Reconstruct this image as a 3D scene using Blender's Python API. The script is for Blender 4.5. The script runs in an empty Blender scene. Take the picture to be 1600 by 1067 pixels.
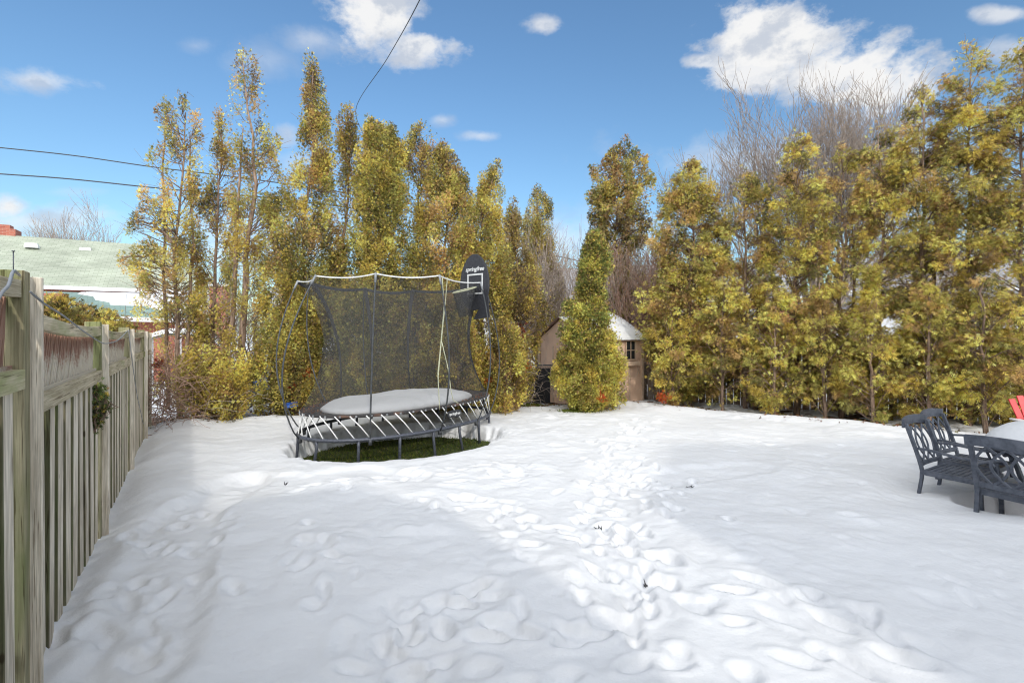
import bpy, math, random
import numpy as np
from mathutils import Vector, Matrix
PI = math.pi
H = 1.6; F = 800.0; HY = 520.0
sc = bpy.context.scene
col = sc.collection
rnd = random.Random(7)
rng = np.random.default_rng(7)

def at(px, py, D):
    return np.array([(px-800)/F*D, D, H-(py-HY)/F*D])
def gx(px, py, z=0.0):
    D = (H-z)*F/(py-HY); return np.array([(px-800)/F*D, D])

# ------------------------------------------------------------------ noise
_G = np.random.default_rng(3).random((256, 256))
def vnoise(x, y):
    xi = np.floor(x).astype(int); yi = np.floor(y).astype(int)
    fx = x-xi; fy = y-yi
    fx = fx*fx*fx*(fx*(fx*6-15)+10); fy = fy*fy*fy*(fy*(fy*6-15)+10)
    a = _G[xi & 255, yi & 255]; b = _G[(xi+1) & 255, yi & 255]
    c = _G[xi & 255, (yi+1) & 255]; d = _G[(xi+1) & 255, (yi+1) & 255]
    return (a*(1-fx)+b*fx)*(1-fy)+(c*(1-fx)+d*fx)*fy
def fbm(x, y, o=4):
    s = 0; a = .5; t = 0
    for i in range(o):
        s = s+a*vnoise(x+17.3*i, y-9.1*i); t += a; a *= .5; x = x*2.03; y = y*2.03
    return s/t-.5
def sstep(a, b, x):
    t = np.clip((x-a)/(b-a), 0, 1); return t*t*(3-2*t)

# ------------------------------------------------------------------ materials
def nt(name):
    m = bpy.data.materials.new(name); m.use_nodes = True
    t = m.node_tree; return m, t, t.nodes, t.links, t.nodes['Principled BSDF']
def lin(h):
    return tuple(((v/12.92) if v <= .04045 else ((v+.055)/1.055)**2.4) for v in [c/255 for c in h])+(1,)
def mat(name, c1, c2=None, scale=20, stretch=(1, 1, 1), rough=.7, bump=0., metal=0., rand=0., detail=5, contrast=(.35, .65), spec=.4, c3=None, s3=3.):
    m, t, N, L, P = nt(name)
    P.inputs['Roughness'].default_value = rough; P.inputs['Metallic'].default_value = metal
    P.inputs['Specular IOR Level'].default_value = spec
    c2 = c2 or c1
    tc = N.new('ShaderNodeTexCoord'); mp = N.new('ShaderNodeMapping'); mp.inputs['Scale'].default_value = stretch
    L.new(tc.outputs['Object'], mp.inputs[0])
    vec = mp.outputs[0]
    if rand:
        oi = N.new('ShaderNodeObjectInfo'); ad = N.new('ShaderNodeVectorMath'); ad.operation = 'ADD'
        sc_ = N.new('ShaderNodeMath'); sc_.operation = 'MULTIPLY'; sc_.inputs[1].default_value = 37
        L.new(oi.outputs['Random'], sc_.inputs[0]); L.new(mp.outputs[0], ad.inputs[0]); L.new(sc_.outputs[0], ad.inputs[1]); vec = ad.outputs[0]
    nz = N.new('ShaderNodeTexNoise'); nz.inputs['Scale'].default_value = scale; nz.inputs['Detail'].default_value = detail
    L.new(vec, nz.inputs[0])
    cr = N.new('ShaderNodeValToRGB'); cr.color_ramp.elements[0].position = contrast[0]; cr.color_ramp.elements[1].position = contrast[1]
    cr.color_ramp.elements[0].color = (*c1[:3], 1); cr.color_ramp.elements[1].color = (*c2[:3], 1)
    L.new(nz.outputs[0], cr.inputs[0]); out = cr.outputs[0]
    if c3:
        n3 = N.new('ShaderNodeTexNoise'); n3.inputs['Scale'].default_value = s3; n3.inputs['Detail'].default_value = 3
        L.new(vec, n3.inputs[0]); r3 = N.new('ShaderNodeValToRGB'); r3.color_ramp.elements[0].position = .5; r3.color_ramp.elements[1].position = .7
        mx = N.new('ShaderNodeMix'); mx.data_type = 'RGBA'; mx.inputs['B'].default_value = (*c3[:3], 1)
        L.new(n3.outputs[0], r3.inputs[0]); L.new(r3.outputs[0], mx.inputs['Factor']); L.new(out, mx.inputs['A']); out = mx.outputs['Result']
    if rand:
        hs = N.new('ShaderNodeHueSaturation'); mr = N.new('ShaderNodeMapRange')
        mr.inputs['To Min'].default_value = 1-rand; mr.inputs['To Max'].default_value = 1+rand
        L.new(oi.outputs['Random'], mr.inputs[0]); L.new(mr.outputs[0], hs.inputs['Value']); L.new(out, hs.inputs['Color']); out = hs.outputs[0]
    L.new(out, P.inputs['Base Color'])
    if bump:
        b = N.new('ShaderNodeBump'); b.inputs['Strength'].default_value = bump; b.inputs['Distance'].default_value = .01
        L.new(nz.outputs[0], b.inputs['Height']); L.new(b.outputs[0], P.inputs['Normal'])
    return m
M = {}
M['metal'] = mat('grey_coated_steel', (.045, .05, .065), (.09, .098, .12), 40, rough=.45, bump=.1)
M['rod'] = mat('white_fibreglass', (.72, .72, .70), (.8, .8, .79), 30, rough=.4)
M['pole'] = mat('dark_pole_sleeve', (.035, .038, .04), (.075, .08, .085), 25, rough=.55)
M['matcloth'] = mat('black_mat_cloth', (.022, .022, .024), (.05, .046, .045), 60, rough=.85, bump=.3, c3=(.12, .07, .05), s3=6)
M['black'] = mat('black_padded_vinyl', (.02, .021, .026), (.035, .036, .042), 30, rough=.6, bump=.1)
M['white'] = mat('white_webbing', (.5, .51, .5), (.66, .66, .65), 60, rough=.6)
M['cord'] = mat('pale_yellow_cord', (.42, .43, .28), (.6, .6, .42), 40, rough=.6)
M['chair'] = mat('slate_cast_metal', (.052, .060, .078), (.085, .095, .118), 35, rough=.48, bump=.12, c3=(.11, .12, .145), s3=12)
M['shed'] = mat('tan_shed_panel', (.70, .475, .335), (.78, .55, .40), 6, (1, 1, .3), rough=.6, bump=.12, c3=(.56, .39, .29), s3=2)
M['shedtrim'] = mat('tan_shed_trim', (.52, .37, .26), (.60, .45, .33), 14, rough=.6)
M['shedroof'] = mat('brown_shed_roof', (.13, .075, .06), (.2, .12, .09), 30, rough=.7, bump=.3)
M['dark'] = mat('dark_glass', (.015, .018, .02), (.03, .034, .036), 8, rough=.2)
M['wood'] = mat('weathered_fence_board', (.36, .325, .265), (.66, .615, .53), 7, (7, 7, .55), rough=.85, bump=.35, rand=.16, c3=(.36, .35, .215), s3=1.6, detail=7)
M['woodgreen'] = mat('mossy_fence_post', (.21, .205, .115), (.44, .40, .29), 6, (5, 5, .5), rough=.9, bump=.35, rand=.15, c3=(.15, .16, .07), s3=2.2, detail=7)
M['lath'] = mat('stained_lath', (.20, .105, .07), (.44, .37, .28), 2.2, (3, 3, 3.2), rough=.85, bump=.3, rand=.1, contrast=(.40, .58), detail=6)
M['backfence'] = mat('brown_fence_board', (.22, .165, .125), (.42, .34, .275), 6, (7, 7, .6), rough=.9, bump=.3, rand=.25, c3=(.19, .115, .07), s3=2)
M['bark'] = mat('cedar_bark', (.12, .078, .055), (.31, .22, .16), 9, (5, 5, .7), rough=.95, bump=.6, rand=.15, detail=7)
M['twig'] = mat('bare_twig', (.26, .205, .165), (.46, .385, .33), 9, (3, 3, 1), rough=.95, rand=.15)
M['darktwig'] = mat('dark_twig', (.20, .16, .13), (.34, .28, .235), 9, rough=.95)
M['vine'] = mat('red_brown_vine', (.22, .125, .09), (.42, .28, .21), 12, rough=.95)
M['litter'] = mat('leaf_litter', (.09, .045, .03), (.24, .12, .07), 45, rough=.95, bump=.8, c3=(.12, .10, .05), s3=9)
M['soil'] = mat('patchy_soil', (.055, .04, .03), (.15, .085, .055), 26, rough=.95, bump=.8)
M['cable'] = mat('black_cable', (.03, .03, .032), (.05, .05, .05), 10, rough=.6)
M['greycable'] = mat('grey_cable', (.19, .20, .21), (.28, .29, .3), 10, rough=.5)
M['siding'] = mat('pale_siding', (.55, .56, .57), (.68, .68, .67), 3, (.3, .3, 14), rough=.7, bump=.3)
M['trim'] = mat('white_trim', (.70, .71, .72), (.8, .8, .79), 10, rough=.6)
M['red'] = mat('red_plastic', (.50, .018, .022), (.62, .03, .035), 14, rough=.42, rand=.1)
M['greyplastic'] = mat('pale_grey_plastic', (.5, .5, .5), (.6, .6, .6), 14, rough=.5)
M['blue'] = mat('blue_tarp', (.015, .06, .28), (.03, .13, .48), 12, rough=.4, bump=.4)
M['bluewhite'] = mat('faded_tarp', (.35, .42, .5), (.55, .6, .66), 12, rough=.5, bump=.4)
M['paver'] = mat('red_brown_paver', (.15, .075, .06), (.25, .14, .11), 18, rough=.9, bump=.4)
M['orange'] = mat('orange_dead_leaves', (.50, .12, .03), (.42, .07, .03), 30, rough=.8)
M['housewall'] = mat('beige_render', (.4, .37, .33), (.46, .43, .38), 8, rough=.8)

def brickmat(name, c1, c2, mortar, sc_=4.0):
    m, t, N, L, P = nt(name); P.inputs['Roughness'].default_value = .85
    tc = N.new('ShaderNodeTexCoord'); mp = N.new('ShaderNodeMapping'); mp.inputs['Rotation'].default_value = (PI/2, 0, 0)
    L.new(tc.outputs['Object'], mp.inputs[0])
    b = N.new('ShaderNodeTexBrick'); b.inputs['Color1'].default_value = (*c1, 1); b.inputs['Color2'].default_value = (*c2, 1)
    b.inputs['Mortar'].default_value = (*mortar, 1); b.inputs['Scale'].default_value = sc_; b.inputs['Mortar Size'].default_value = .012
    b.inputs['Brick Width'].default_value = .85; b.inputs['Row Height'].default_value = .28
    L.new(mp.outputs[0], b.inputs[0]); L.new(b.outputs[0], P.inputs['Base Color']); return m
M['brick'] = brickmat('red_brick', (.40, .125, .075), (.30, .085, .055), (.42, .33, .28))
def shinglemat(name, c1, c2):
    m, t, N, L, P = nt(name); P.inputs['Roughness'].default_value = .95
    tc = N.new('ShaderNodeTexCoord')
    b = N.new('ShaderNodeTexBrick'); b.inputs['Color1'].default_value = (*c1, 1); b.inputs['Color2'].default_value = (*c2, 1)
    b.inputs['Mortar'].default_value = (c1[0]*.72, c1[1]*.72, c1[2]*.72, 1); b.inputs['Scale'].default_value = 2.2
    b.inputs['Mortar Size'].default_value = .02; b.inputs['Brick Width'].default_value = .7; b.inputs['Row Height'].default_value = .36
    nz = N.new('ShaderNodeTexNoise'); nz.inputs['Scale'].default_value = .8; nz.inputs['Detail'].default_value = 6
    mx = N.new('ShaderNodeMix'); mx.data_type = 'RGBA'; mx.blend_type = 'OVERLAY'; mx.inputs['Factor'].default_value = .5
    L.new(tc.outputs['UV'], b.inputs[0]); L.new(tc.outputs['Object'], nz.inputs[0])
    L.new(b.outputs[0], mx.inputs['A']); L.new(nz.outputs[0], mx.inputs['B']); L.new(mx.outputs['Result'], P.inputs['Base Color']); return m
M['greenroof'] = shinglemat('green_shingle', (.31, .34, .26), (.38, .405, .32))
M['tealroof'] = shinglemat('teal_shingle', (.17, .25, .225), (.22, .30, .265))
M['greyroof'] = shinglemat('grey_shingle', (.26, .26, .27), (.34, .34, .35))

def foliage_mat():
    m, t, N, L, P = nt('cedar_foliage')
    a = N.new('ShaderNodeAttribute'); a.attribute_name = 'tint'
    L.new(a.outputs['Color'], P.inputs['Base Color']); P.inputs['Roughness'].default_value = .7; P.inputs['Specular IOR Level'].default_value = .25
    tr = N.new('ShaderNodeBsdfTranslucent'); L.new(a.outputs['Color'], tr.inputs[0])
    mx = N.new('ShaderNodeMixShader'); mx.inputs[0].default_value = .45
    out = N['Material Output']; L.new(P.outputs[0], mx.inputs[1]); L.new(tr.outputs[0], mx.inputs[2]); L.new(mx.outputs[0], out.inputs[0])
    return m
M['leaf'] = foliage_mat()
def wood_mat(name, c1, c2, moss, mossamt, rand, rail=None):
    m, t, N, L, P = nt(name); P.inputs['Roughness'].default_value = .9; P.inputs['Specular IOR Level'].default_value = .2
    tc = N.new('ShaderNodeTexCoord'); oi = N.new('ShaderNodeObjectInfo'); k = N.new('ShaderNodeMath'); k.operation = 'MULTIPLY'; k.inputs[1].default_value = 53; L.new(oi.outputs['Random'], k.inputs[0])
    src = tc.outputs['Object']
    if rail is not None:
        vr = N.new('ShaderNodeVectorRotate'); vr.rotation_type = 'Z_AXIS'; vr.inputs['Angle'].default_value = -rail; L.new(src, vr.inputs['Vector']); v2 = N.new('ShaderNodeVectorRotate'); v2.rotation_type = 'Y_AXIS'; v2.inputs['Angle'].default_value = PI/2; L.new(vr.outputs[0], v2.inputs['Vector']); src = v2.outputs[0]
    ad = N.new('ShaderNodeVectorMath'); ad.operation = 'ADD'; L.new(src, ad.inputs[0]); L.new(k.outputs[0], ad.inputs[1])
    def nz(st, sc_, det, ro=.55):
        mp = N.new('ShaderNodeMapping'); mp.inputs['Scale'].default_value = st; L.new(ad.outputs[0], mp.inputs[0]); n = N.new('ShaderNodeTexNoise'); n.inputs['Scale'].default_value = sc_; n.inputs['Detail'].default_value = det; n.inputs['Roughness'].default_value = ro; L.new(mp.outputs[0], n.inputs[0]); return n.outputs[0]
    def ramp(v, a, b, ca=(0, 0, 0, 1), cb=(1, 1, 1, 1)):
        r = N.new('ShaderNodeValToRGB'); r.color_ramp.elements[0].position = a; r.color_ramp.elements[1].position = b; r.color_ramp.elements[0].color = ca; r.color_ramp.elements[1].color = cb; L.new(v, r.inputs[0]); return r.outputs[0]
    def mix(f, a, b, mode='MIX'):
        x = N.new('ShaderNodeMix'); x.data_type = 'RGBA'; x.blend_type = mode; L.new(f, x.inputs['Factor']) if not isinstance(f, float) else setattr(x.inputs['Factor'], 'default_value', f)
        for nme, vv in (('A', a), ('B', b)):
            if isinstance(vv, tuple): x.inputs[nme].default_value = vv
            else: L.new(vv, x.inputs[nme])
        return x.outputs['Result']
    fine = nz((1, 1, .022), 190, 4, .65); broad = nz((1, 1, .10), 26, 5); patch = nz((1, 1, .35), 3.2, 5)
    base = mix(ramp(broad, .36, .64), (*c1, 1), (*c2, 1))
    base = mix(ramp(fine, .30, .52, (.62, .62, .62, 1), (1, 1, 1, 1)), (0, 0, 0, 1), base) if 0 else mix(1.0, base, ramp(fine, .34, .60, (.62, .60, .56, 1), (1.04, 1.03, 1.0, 1)), 'MULTIPLY')
    base = mix(ramp(patch, mossamt, mossamt+.14), base, (*moss, 1))
    crack = nz((1, 1, .03), 70, 3, .7); base = mix(1.0, base, ramp(crack, .36, .42, (.42, .38, .34, 1), (1, 1, 1, 1)), 'MULTIPLY')
    vo = N.new('ShaderNodeTexVoronoi'); mp = N.new('ShaderNodeMapping'); mp.inputs['Scale'].default_value = (1, 1, .55); L.new(ad.outputs[0], mp.inputs[0]); L.new(mp.outputs[0], vo.inputs[0]); vo.inputs['Scale'].default_value = 5.5
    kn = ramp(vo.outputs['Distance'], .045, .085, (1, 1, 1, 1), (0, 0, 0, 1)); base = mix(kn, base, (c1[0]*.42, c1[1]*.36, c1[2]*.3, 1))
    hs = N.new('ShaderNodeHueSaturation'); mr = N.new('ShaderNodeMapRange'); mr.inputs['To Min'].default_value = 1-rand; mr.inputs['To Max'].default_value = 1+rand; L.new(oi.outputs['Random'], mr.inputs[0]); L.new(mr.outputs[0], hs.inputs['Value']); L.new(base, hs.inputs['Color']); L.new(hs.outputs[0], P.inputs['Base Color'])
    b = N.new('ShaderNodeBump'); b.inputs['Strength'].default_value = .5; b.inputs['Distance'].default_value = .003; L.new(fine, b.inputs['Height']); L.new(b.outputs[0], P.inputs['Normal']); return m
M['wood'] = wood_mat('weathered_board', (.56, .49, .395), (.86, .79, .68), (.46, .45, .28), .60, .12)
M['woodgreen'] = wood_mat('mossy_timber', (.44, .38, .26), (.66, .58, .43), (.30, .31, .15), .50, .12)
M['rail'] = wood_mat('mossy_rail', (.44, .38, .26), (.68, .60, .45), (.30, .31, .15), .50, .10, rail=math.atan2(6.48, -4.06))
M['woodshade'] = wood_mat('gap_shade_board', (.13, .12, .075), (.25, .225, .145), (.12, .13, .06), .45, .12)  # greenish wood, darkened so gaps and board edges carry painted shade
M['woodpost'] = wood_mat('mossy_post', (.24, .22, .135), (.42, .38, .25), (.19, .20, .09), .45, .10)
def lath_mat():
    m, t, N, L, P = nt('stained_lath'); P.inputs['Roughness'].default_value = .9
    tc = N.new('ShaderNodeTexCoord'); g = N.new('ShaderNodeNewGeometry'); sp = N.new('ShaderNodeSeparateXYZ'); L.new(g.outputs['Position'], sp.inputs[0])
    n1 = N.new('ShaderNodeTexNoise'); n1.inputs['Scale'].default_value = 5; n1.inputs['Detail'].default_value = 5; L.new(g.outputs['Position'], n1.inputs[0])
    n2 = N.new('ShaderNodeTexNoise'); n2.inputs['Scale'].default_value = 60; L.new(g.outputs['Position'], n2.inputs[0])
    a = N.new('ShaderNodeMath'); a.operation = 'MULTIPLY_ADD'; a.inputs[1].default_value = .42; L.new(n1.outputs[0], a.inputs[0]); L.new(sp.outputs[2], a.inputs[2])
    b = N.new('ShaderNodeMath'); b.operation = 'MULTIPLY_ADD'; b.inputs[1].default_value = .16; L.new(n2.outputs[0], b.inputs[0]); L.new(a.outputs[0], b.inputs[2])
    r = N.new('ShaderNodeMapRange'); r.inputs['From Min'].default_value = 1.69; r.inputs['From Max'].default_value = 1.79; L.new(b.outputs[0], r.inputs[0])
    mx = N.new('ShaderNodeMix'); mx.data_type = 'RGBA'; mx.inputs['A'].default_value = (.56, .50, .40, 1); mx.inputs['B'].default_value = (.30, .17, .12, 1); L.new(r.outputs[0], mx.inputs['Factor']); L.new(mx.outputs['Result'], P.inputs['Base Color']); return m
M['lath'] = lath_mat()
def snow_mat(name, c=(.685, .69, .695), soft=False):
    m, t, N, L, P = nt(name)
    P.inputs['Roughness'].default_value = .55; P.inputs['Specular IOR Level'].default_value = .3
    tc = N.new('ShaderNodeTexCoord')
    n1 = N.new('ShaderNodeTexNoise'); n1.inputs['Scale'].default_value = 9; n1.inputs['Detail'].default_value = 8; n1.inputs['Roughness'].default_value = .55
    n2 = N.new('ShaderNodeTexNoise'); n2.inputs['Scale'].default_value = 170; n2.inputs['Detail'].default_value = 3
    n3 = N.new('ShaderNodeTexNoise'); n3.inputs['Scale'].default_value = 1.3; n3.inputs['Detail'].default_value = 6
    for n in (n1, n2, n3): L.new(tc.outputs['Object'], n.inputs[0])
    r = N.new('ShaderNodeValToRGB'); r.color_ramp.elements[0].position = .35; r.color_ramp.elements[1].position = .65
    r.color_ramp.elements[0].color = (c[0]*.965, c[1]*.96, c[2]*.955, 1); r.color_ramp.elements[1].color = (*c, 1)
    L.new(n3.outputs[0], r.inputs[0]); L.new(r.outputs[0], P.inputs['Base Color'])
    b1 = N.new('ShaderNodeBump'); b1.inputs['Strength'].default_value = .45; b1.inputs['Distance'].default_value = .03
    b2 = N.new('ShaderNodeBump'); b2.inputs['Strength'].default_value = .25; b2.inputs['Distance'].default_value = .003
    L.new(n1.outputs[0], b1.inputs['Height']); L.new(n2.outputs[0], b2.inputs['Height']); L.new(b1.outputs[0], b2.inputs['Normal']); L.new(b2.outputs[0], P.inputs['Normal'])
    return m
M['snow'] = snow_mat('snow')
def net_mat(name, alpha, c):
    m, t, N, L, P = nt(name); P.inputs['Base Color'].default_value = (*c, 1); P.inputs['Roughness'].default_value = .8
    tr = N.new('ShaderNodeBsdfTransparent'); mx = N.new('ShaderNodeMixShader'); mx.inputs[0].default_value = alpha
    out = N['Material Output']; L.new(tr.outputs[0], mx.inputs[1]); L.new(P.outputs[0], mx.inputs[2]); L.new(mx.outputs[0], out.inputs[0]); return m
M['net'] = net_mat('fine_black_net', .34, (.05, .051, .05))
M['netband'] = net_mat('dense_net_band', .75, (.03, .03, .033))
M['glass'] = mat('window_glass', (.10, .12, .14), (.16, .18, .2), 2, rough=.1)

# ------------------------------------------------------------------ mesh helpers
class MB:
    def __init__(s): s.v = []; s.f = []; s.n = 0
    def add(s, verts, faces):
        k = s.n
        for v in verts: s.v.append(tuple(float(c) for c in v))
        for f in faces: s.f.append(tuple(i+k for i in f))
        s.n = len(s.v); return s
    def box(s, c, size, R=None, taper=1.0):
        hx, hy, hz = size[0]/2, size[1]/2, size[2]/2; vs = []
        for z in (-1, 1):
            k = taper if z > 0 else 1
            for x, y in ((-1, -1), (1, -1), (1, 1), (-1, 1)):
                p = Vector((x*hx*k, y*hy*k, z*hz))
                if R is not None: p = R @ p
                vs.append((p.x+c[0], p.y+c[1], p.z+c[2]))
        return s.add(vs, [(3, 2, 1, 0), (4, 5, 6, 7), (0, 1, 5, 4), (1, 2, 6, 5), (2, 3, 7, 6), (3, 0, 4, 7)])
    def tube(s, pts, r, n=6, closed=False):
        pts = np.asarray(pts, float); m = len(pts)
        r = np.full(m, r) if np.isscalar(r) else np.asarray(r)
        T = np.gradient(pts, axis=0) if not closed else np.roll(pts, -1, 0)-np.roll(pts, 1, 0)
        T /= np.linalg.norm(T, axis=1, keepdims=True)+1e-9
        av = np.abs(T.mean(0)); ref = np.eye(3)[np.argmin(av)] if not closed else np.array([0, 0, 1.])
        U = np.cross(T, ref); U /= np.linalg.norm(U, axis=1, keepdims=True)+1e-9; V = np.cross(T, U)
        a = np.arange(n)*2*PI/n
        ring = pts[:, None]+r[:, None, None]*(np.cos(a)[None, :, None]*U[:, None]+np.sin(a)[None, :, None]*V[:, None])
        fs = []
        for i in range(m if closed else m-1):
            j = (i+1) % m
            for k in range(n):
                l = (k+1) % n; fs.append((i*n+k, i*n+l, j*n+l, j*n+k))
        if not closed: fs += [tuple(range(n-1, -1, -1)), tuple((m-1)*n+k for k in range(n))]
        return s.add(ring.reshape(-1, 3), fs)
    def ribbon(s, pts, w, t, wdir):
        """rectangular bar swept along pts; wdir = width direction"""
        pts = np.asarray(pts, float); m = len(pts); T = np.gradient(pts, axis=0); T /= np.linalg.norm(T, axis=1, keepdims=True)
        W = np.array(wdir, float)[None]-T*(T@np.array(wdir, float))[:, None]; W /= np.linalg.norm(W, axis=1, keepdims=True)
        Nn = np.cross(T, W); w = np.full(m, w) if np.isscalar(w) else np.asarray(w)
        q = np.stack([pts-W*w[:, None]/2-Nn*t/2, pts+W*w[:, None]/2-Nn*t/2, pts+W*w[:, None]/2+Nn*t/2, pts-W*w[:, None]/2+Nn*t/2], 1)
        fs = []
        for i in range(m-1):
            for k in range(4):
                l = (k+1) % 4; fs.append((i*4+k, i*4+l, i*4+4+l, i*4+4+k))
        fs += [(3, 2, 1, 0), tuple((m-1)*4+k for k in range(4))]
        return s.add(q.reshape(-1, 3), fs)
    def lathe_grid(s, P, closed_u=False):
        a, b, _ = P.shape; fs = []
        for i in range(a-1):
            for j in range(b if closed_u else b-1):
                k = (j+1) % b; fs.append((i*b+j, i*b+k, (i+1)*b+k, (i+1)*b+j))
        return s.add(P.reshape(-1, 3), fs)
    def prism(s, poly, n, th):
        """poly: list of 3-D points in a plane, n: normal, th thickness"""
        p = np.asarray(poly, float); k = len(p); n = np.asarray(n, float); n /= np.linalg.norm(n)
        vs = np.vstack([p-n*th/2, p+n*th/2])
        fs = [tuple(range(k-1, -1, -1)), tuple(range(k, 2*k))]+[(i, (i+1) % k, k+(i+1) % k, k+i) for i in range(k)]
        return s.add(vs, fs)
    def build(s, name, m, parent=None, smooth=False, bevel=0, origin=None):
        me = bpy.data.meshes.new(name)
        v = s.v
        if origin is not None: v = [(a-origin[0], b-origin[1], c-origin[2]) for a, b, c in v]
        me.from_pydata(v, [], s.f); me.materials.append(m)
        if smooth: me.polygons.foreach_set('use_smooth', [True]*len(me.polygons))
        o = bpy.data.objects.new(name, me); col.objects.link(o)
        if origin is not None: o.location = origin
        if parent is not None:
            o.parent = parent
            if origin is None or True:
                bpy_loc = parent.location
                # vertices are given in world space unless the parent is at the origin
                o.matrix_parent_inverse = Matrix.Identity(4)
        if bevel:
            b = o.modifiers.new('Bevel', 'BEVEL'); b.width = bevel; b.segments = 2; b.limit_method = 'ANGLE'
        return o
def tag(o, label=None, cat=None, group=None, kind=None):
    if label: o['label'] = label
    if cat: o['category'] = cat
    if group: o['group'] = group
    if kind: o['kind'] = kind
    return o
def empty(name, loc=(0, 0, 0), rz=0):
    o = bpy.data.objects.new(name, None); col.objects.link(o); o.location = loc; o.rotation_euler = (0, 0, rz); o.empty_display_size = .2; return o
def part(mb, name, m, root, smooth=False, bevel=0):
    """build a part from world-space vertices under a root Empty that has no rotation"""
    l = root.location if root is not None else (0, 0, 0)
    mb.v = [(a-l[0], b-l[1], c-l[2]) for a, b, c in mb.v]
    return mb.build(name, m, root, smooth, bevel)
def npmesh(name, V, Fq, m, parent=None, tint=None, smooth=False):
    me = bpy.data.meshes.new(name); nv = len(V); nf = len(Fq)
    me.vertices.add(nv); me.vertices.foreach_set('co', np.ascontiguousarray(V, dtype=np.float32).ravel())
    k = Fq.shape[1]
    me.loops.add(nf*k); me.loops.foreach_set('vertex_index', np.ascontiguousarray(Fq, dtype=np.int32).ravel())
    me.polygons.add(nf); me.polygons.foreach_set('loop_start', np.arange(nf, dtype=np.int32)*k)
    me.polygons.foreach_set('loop_total', np.full(nf, k, dtype=np.int32))
    if smooth: me.polygons.foreach_set('use_smooth', np.ones(nf, dtype=bool))
    me.update(calc_edges=True); me.materials.append(m)
    if tint is not None:
        ca = me.color_attributes.new('tint', 'FLOAT_COLOR', 'POINT')
        c4 = np.ones((nv, 4), np.float32); c4[:, :3] = tint; ca.data.foreach_set('color', c4.ravel())
    o = bpy.data.objects.new(name, me); col.objects.link(o)
    if parent is not None: o.parent = parent
    return o

# ------------------------------------------------------------------ sun, sky, camera
SUN_EL = math.radians(31); SUN_DIR = np.array([.33, -1.0]); SUN_DIR /= np.linalg.norm(SUN_DIR)
world = bpy.data.worlds.new('World'); sc.world = world; world.use_nodes = True
wt = world.node_tree; N = wt.nodes; L = wt.links
bg = N['Background']
sky = N.new('ShaderNodeTexSky'); sky.sky_type = 'NISHITA'; sky.sun_disc = False
sky.sun_elevation = SUN_EL; sky.sun_rotation = math.atan2(SUN_DIR[0], SUN_DIR[1]); sky.air_density = 1.25; sky.dust_density = .6; sky.ozone_density = 2.2
def mth(op, a, b=None, c=None, clamp=False):
    n = N.new('ShaderNodeMath'); n.operation = op; n.use_clamp = clamp
    for i, v in enumerate((a, b, c)):
        if v is None: continue
        if isinstance(v, (int, float)): n.inputs[i].default_value = v
        else: L.new(v, n.inputs[i])
    return n.outputs[0]
def srange(v, a, b):
    n = N.new('ShaderNodeMapRange'); n.interpolation_type = 'SMOOTHSTEP'
    n.inputs['From Min'].default_value = a; n.inputs['From Max'].default_value = b; L.new(v, n.inputs['Value']); return n.outputs[0]
tc = N.new('ShaderNodeTexCoord'); sx = N.new('ShaderNodeSeparateXYZ'); L.new(tc.outputs['Generated'], sx.inputs[0])
yy = mth('MAXIMUM', sx.outputs[1], .06)
u = mth('DIVIDE', sx.outputs[0], yy); v = mth('DIVIDE', sx.outputs[2], yy)
front = srange(sx.outputs[1], .06, .2)
def wnoise(scale, detail=7, rough=.6, stretch=(1, 1, 1), off=(0, 0, 0)):
    mp = N.new('ShaderNodeMapping'); mp.inputs['Scale'].default_value = stretch; mp.inputs['Location'].default_value = off; L.new(tc.outputs['Generated'], mp.inputs[0])
    n = N.new('ShaderNodeTexNoise'); n.inputs['Scale'].default_value = scale; n.inputs['Detail'].default_value = detail; n.inputs['Roughness'].default_value = rough
    L.new(mp.outputs[0], n.inputs[0]); return n.outputs[0]
nA = wnoise(5.0, 9, .62, (1, 1, 1.5)); nB = wnoise(14, 7, .6, (1, 1, 1.5), (3, 2, 1))
edge = mth('ADD', mth('MULTIPLY', mth('SUBTRACT', nA, .5), 4.2), mth('MULTIPLY', mth('SUBTRACT', nB, .5), 2.6))
CL = [  # px, py, half width, half height (of the sky directions), strength, softness
 (1215, 68, 125, 70, 1.0, .5), (1310, 118, 135, 60, 1.0, .5), (1180, 112, 105, 44, .95, .5), (1105, 97, 55, 16, .8, .6), (1370, 135, 70, 34, .9, .6),
 (600, 28, 95, 50, .98, .6), (660, 72, 75, 38, .9, .6), (495, 62, 62, 26, .45, 1.2), (400, 95, 70, 32, .3, 1.3), (305, 72, 42, 20, .3, 1.2),
 (850, 40, 34, 17, .75, .7), (752, 212, 34, 11, .5, .9), (692, 188, 24, 11, .45, 1.), (450, 212, 34, 32, .6, .9),
 (15, 322, 50, 28, .95, .8), (70, 345, 130, 36, .75, 1.), (60, 125, 100, 32, .7, .8), (110, 300, 80, 12, .2, 1.), (1565, 22, 50, 14, .7, .8), (1585, 85, 50, 26, .6, .9),
 (470, 250, 70, 25, .35, 1.2), (1200, 250, 300, 60, .55, 1.3), (1450, 300, 260, 120, .7, 1.2), (840, 380, 300, 70, .55, 1.3), (420, 380, 240, 70, .5, 1.3), (-250, 200, 150, 90, .7, 1.)]
mask = None
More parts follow.
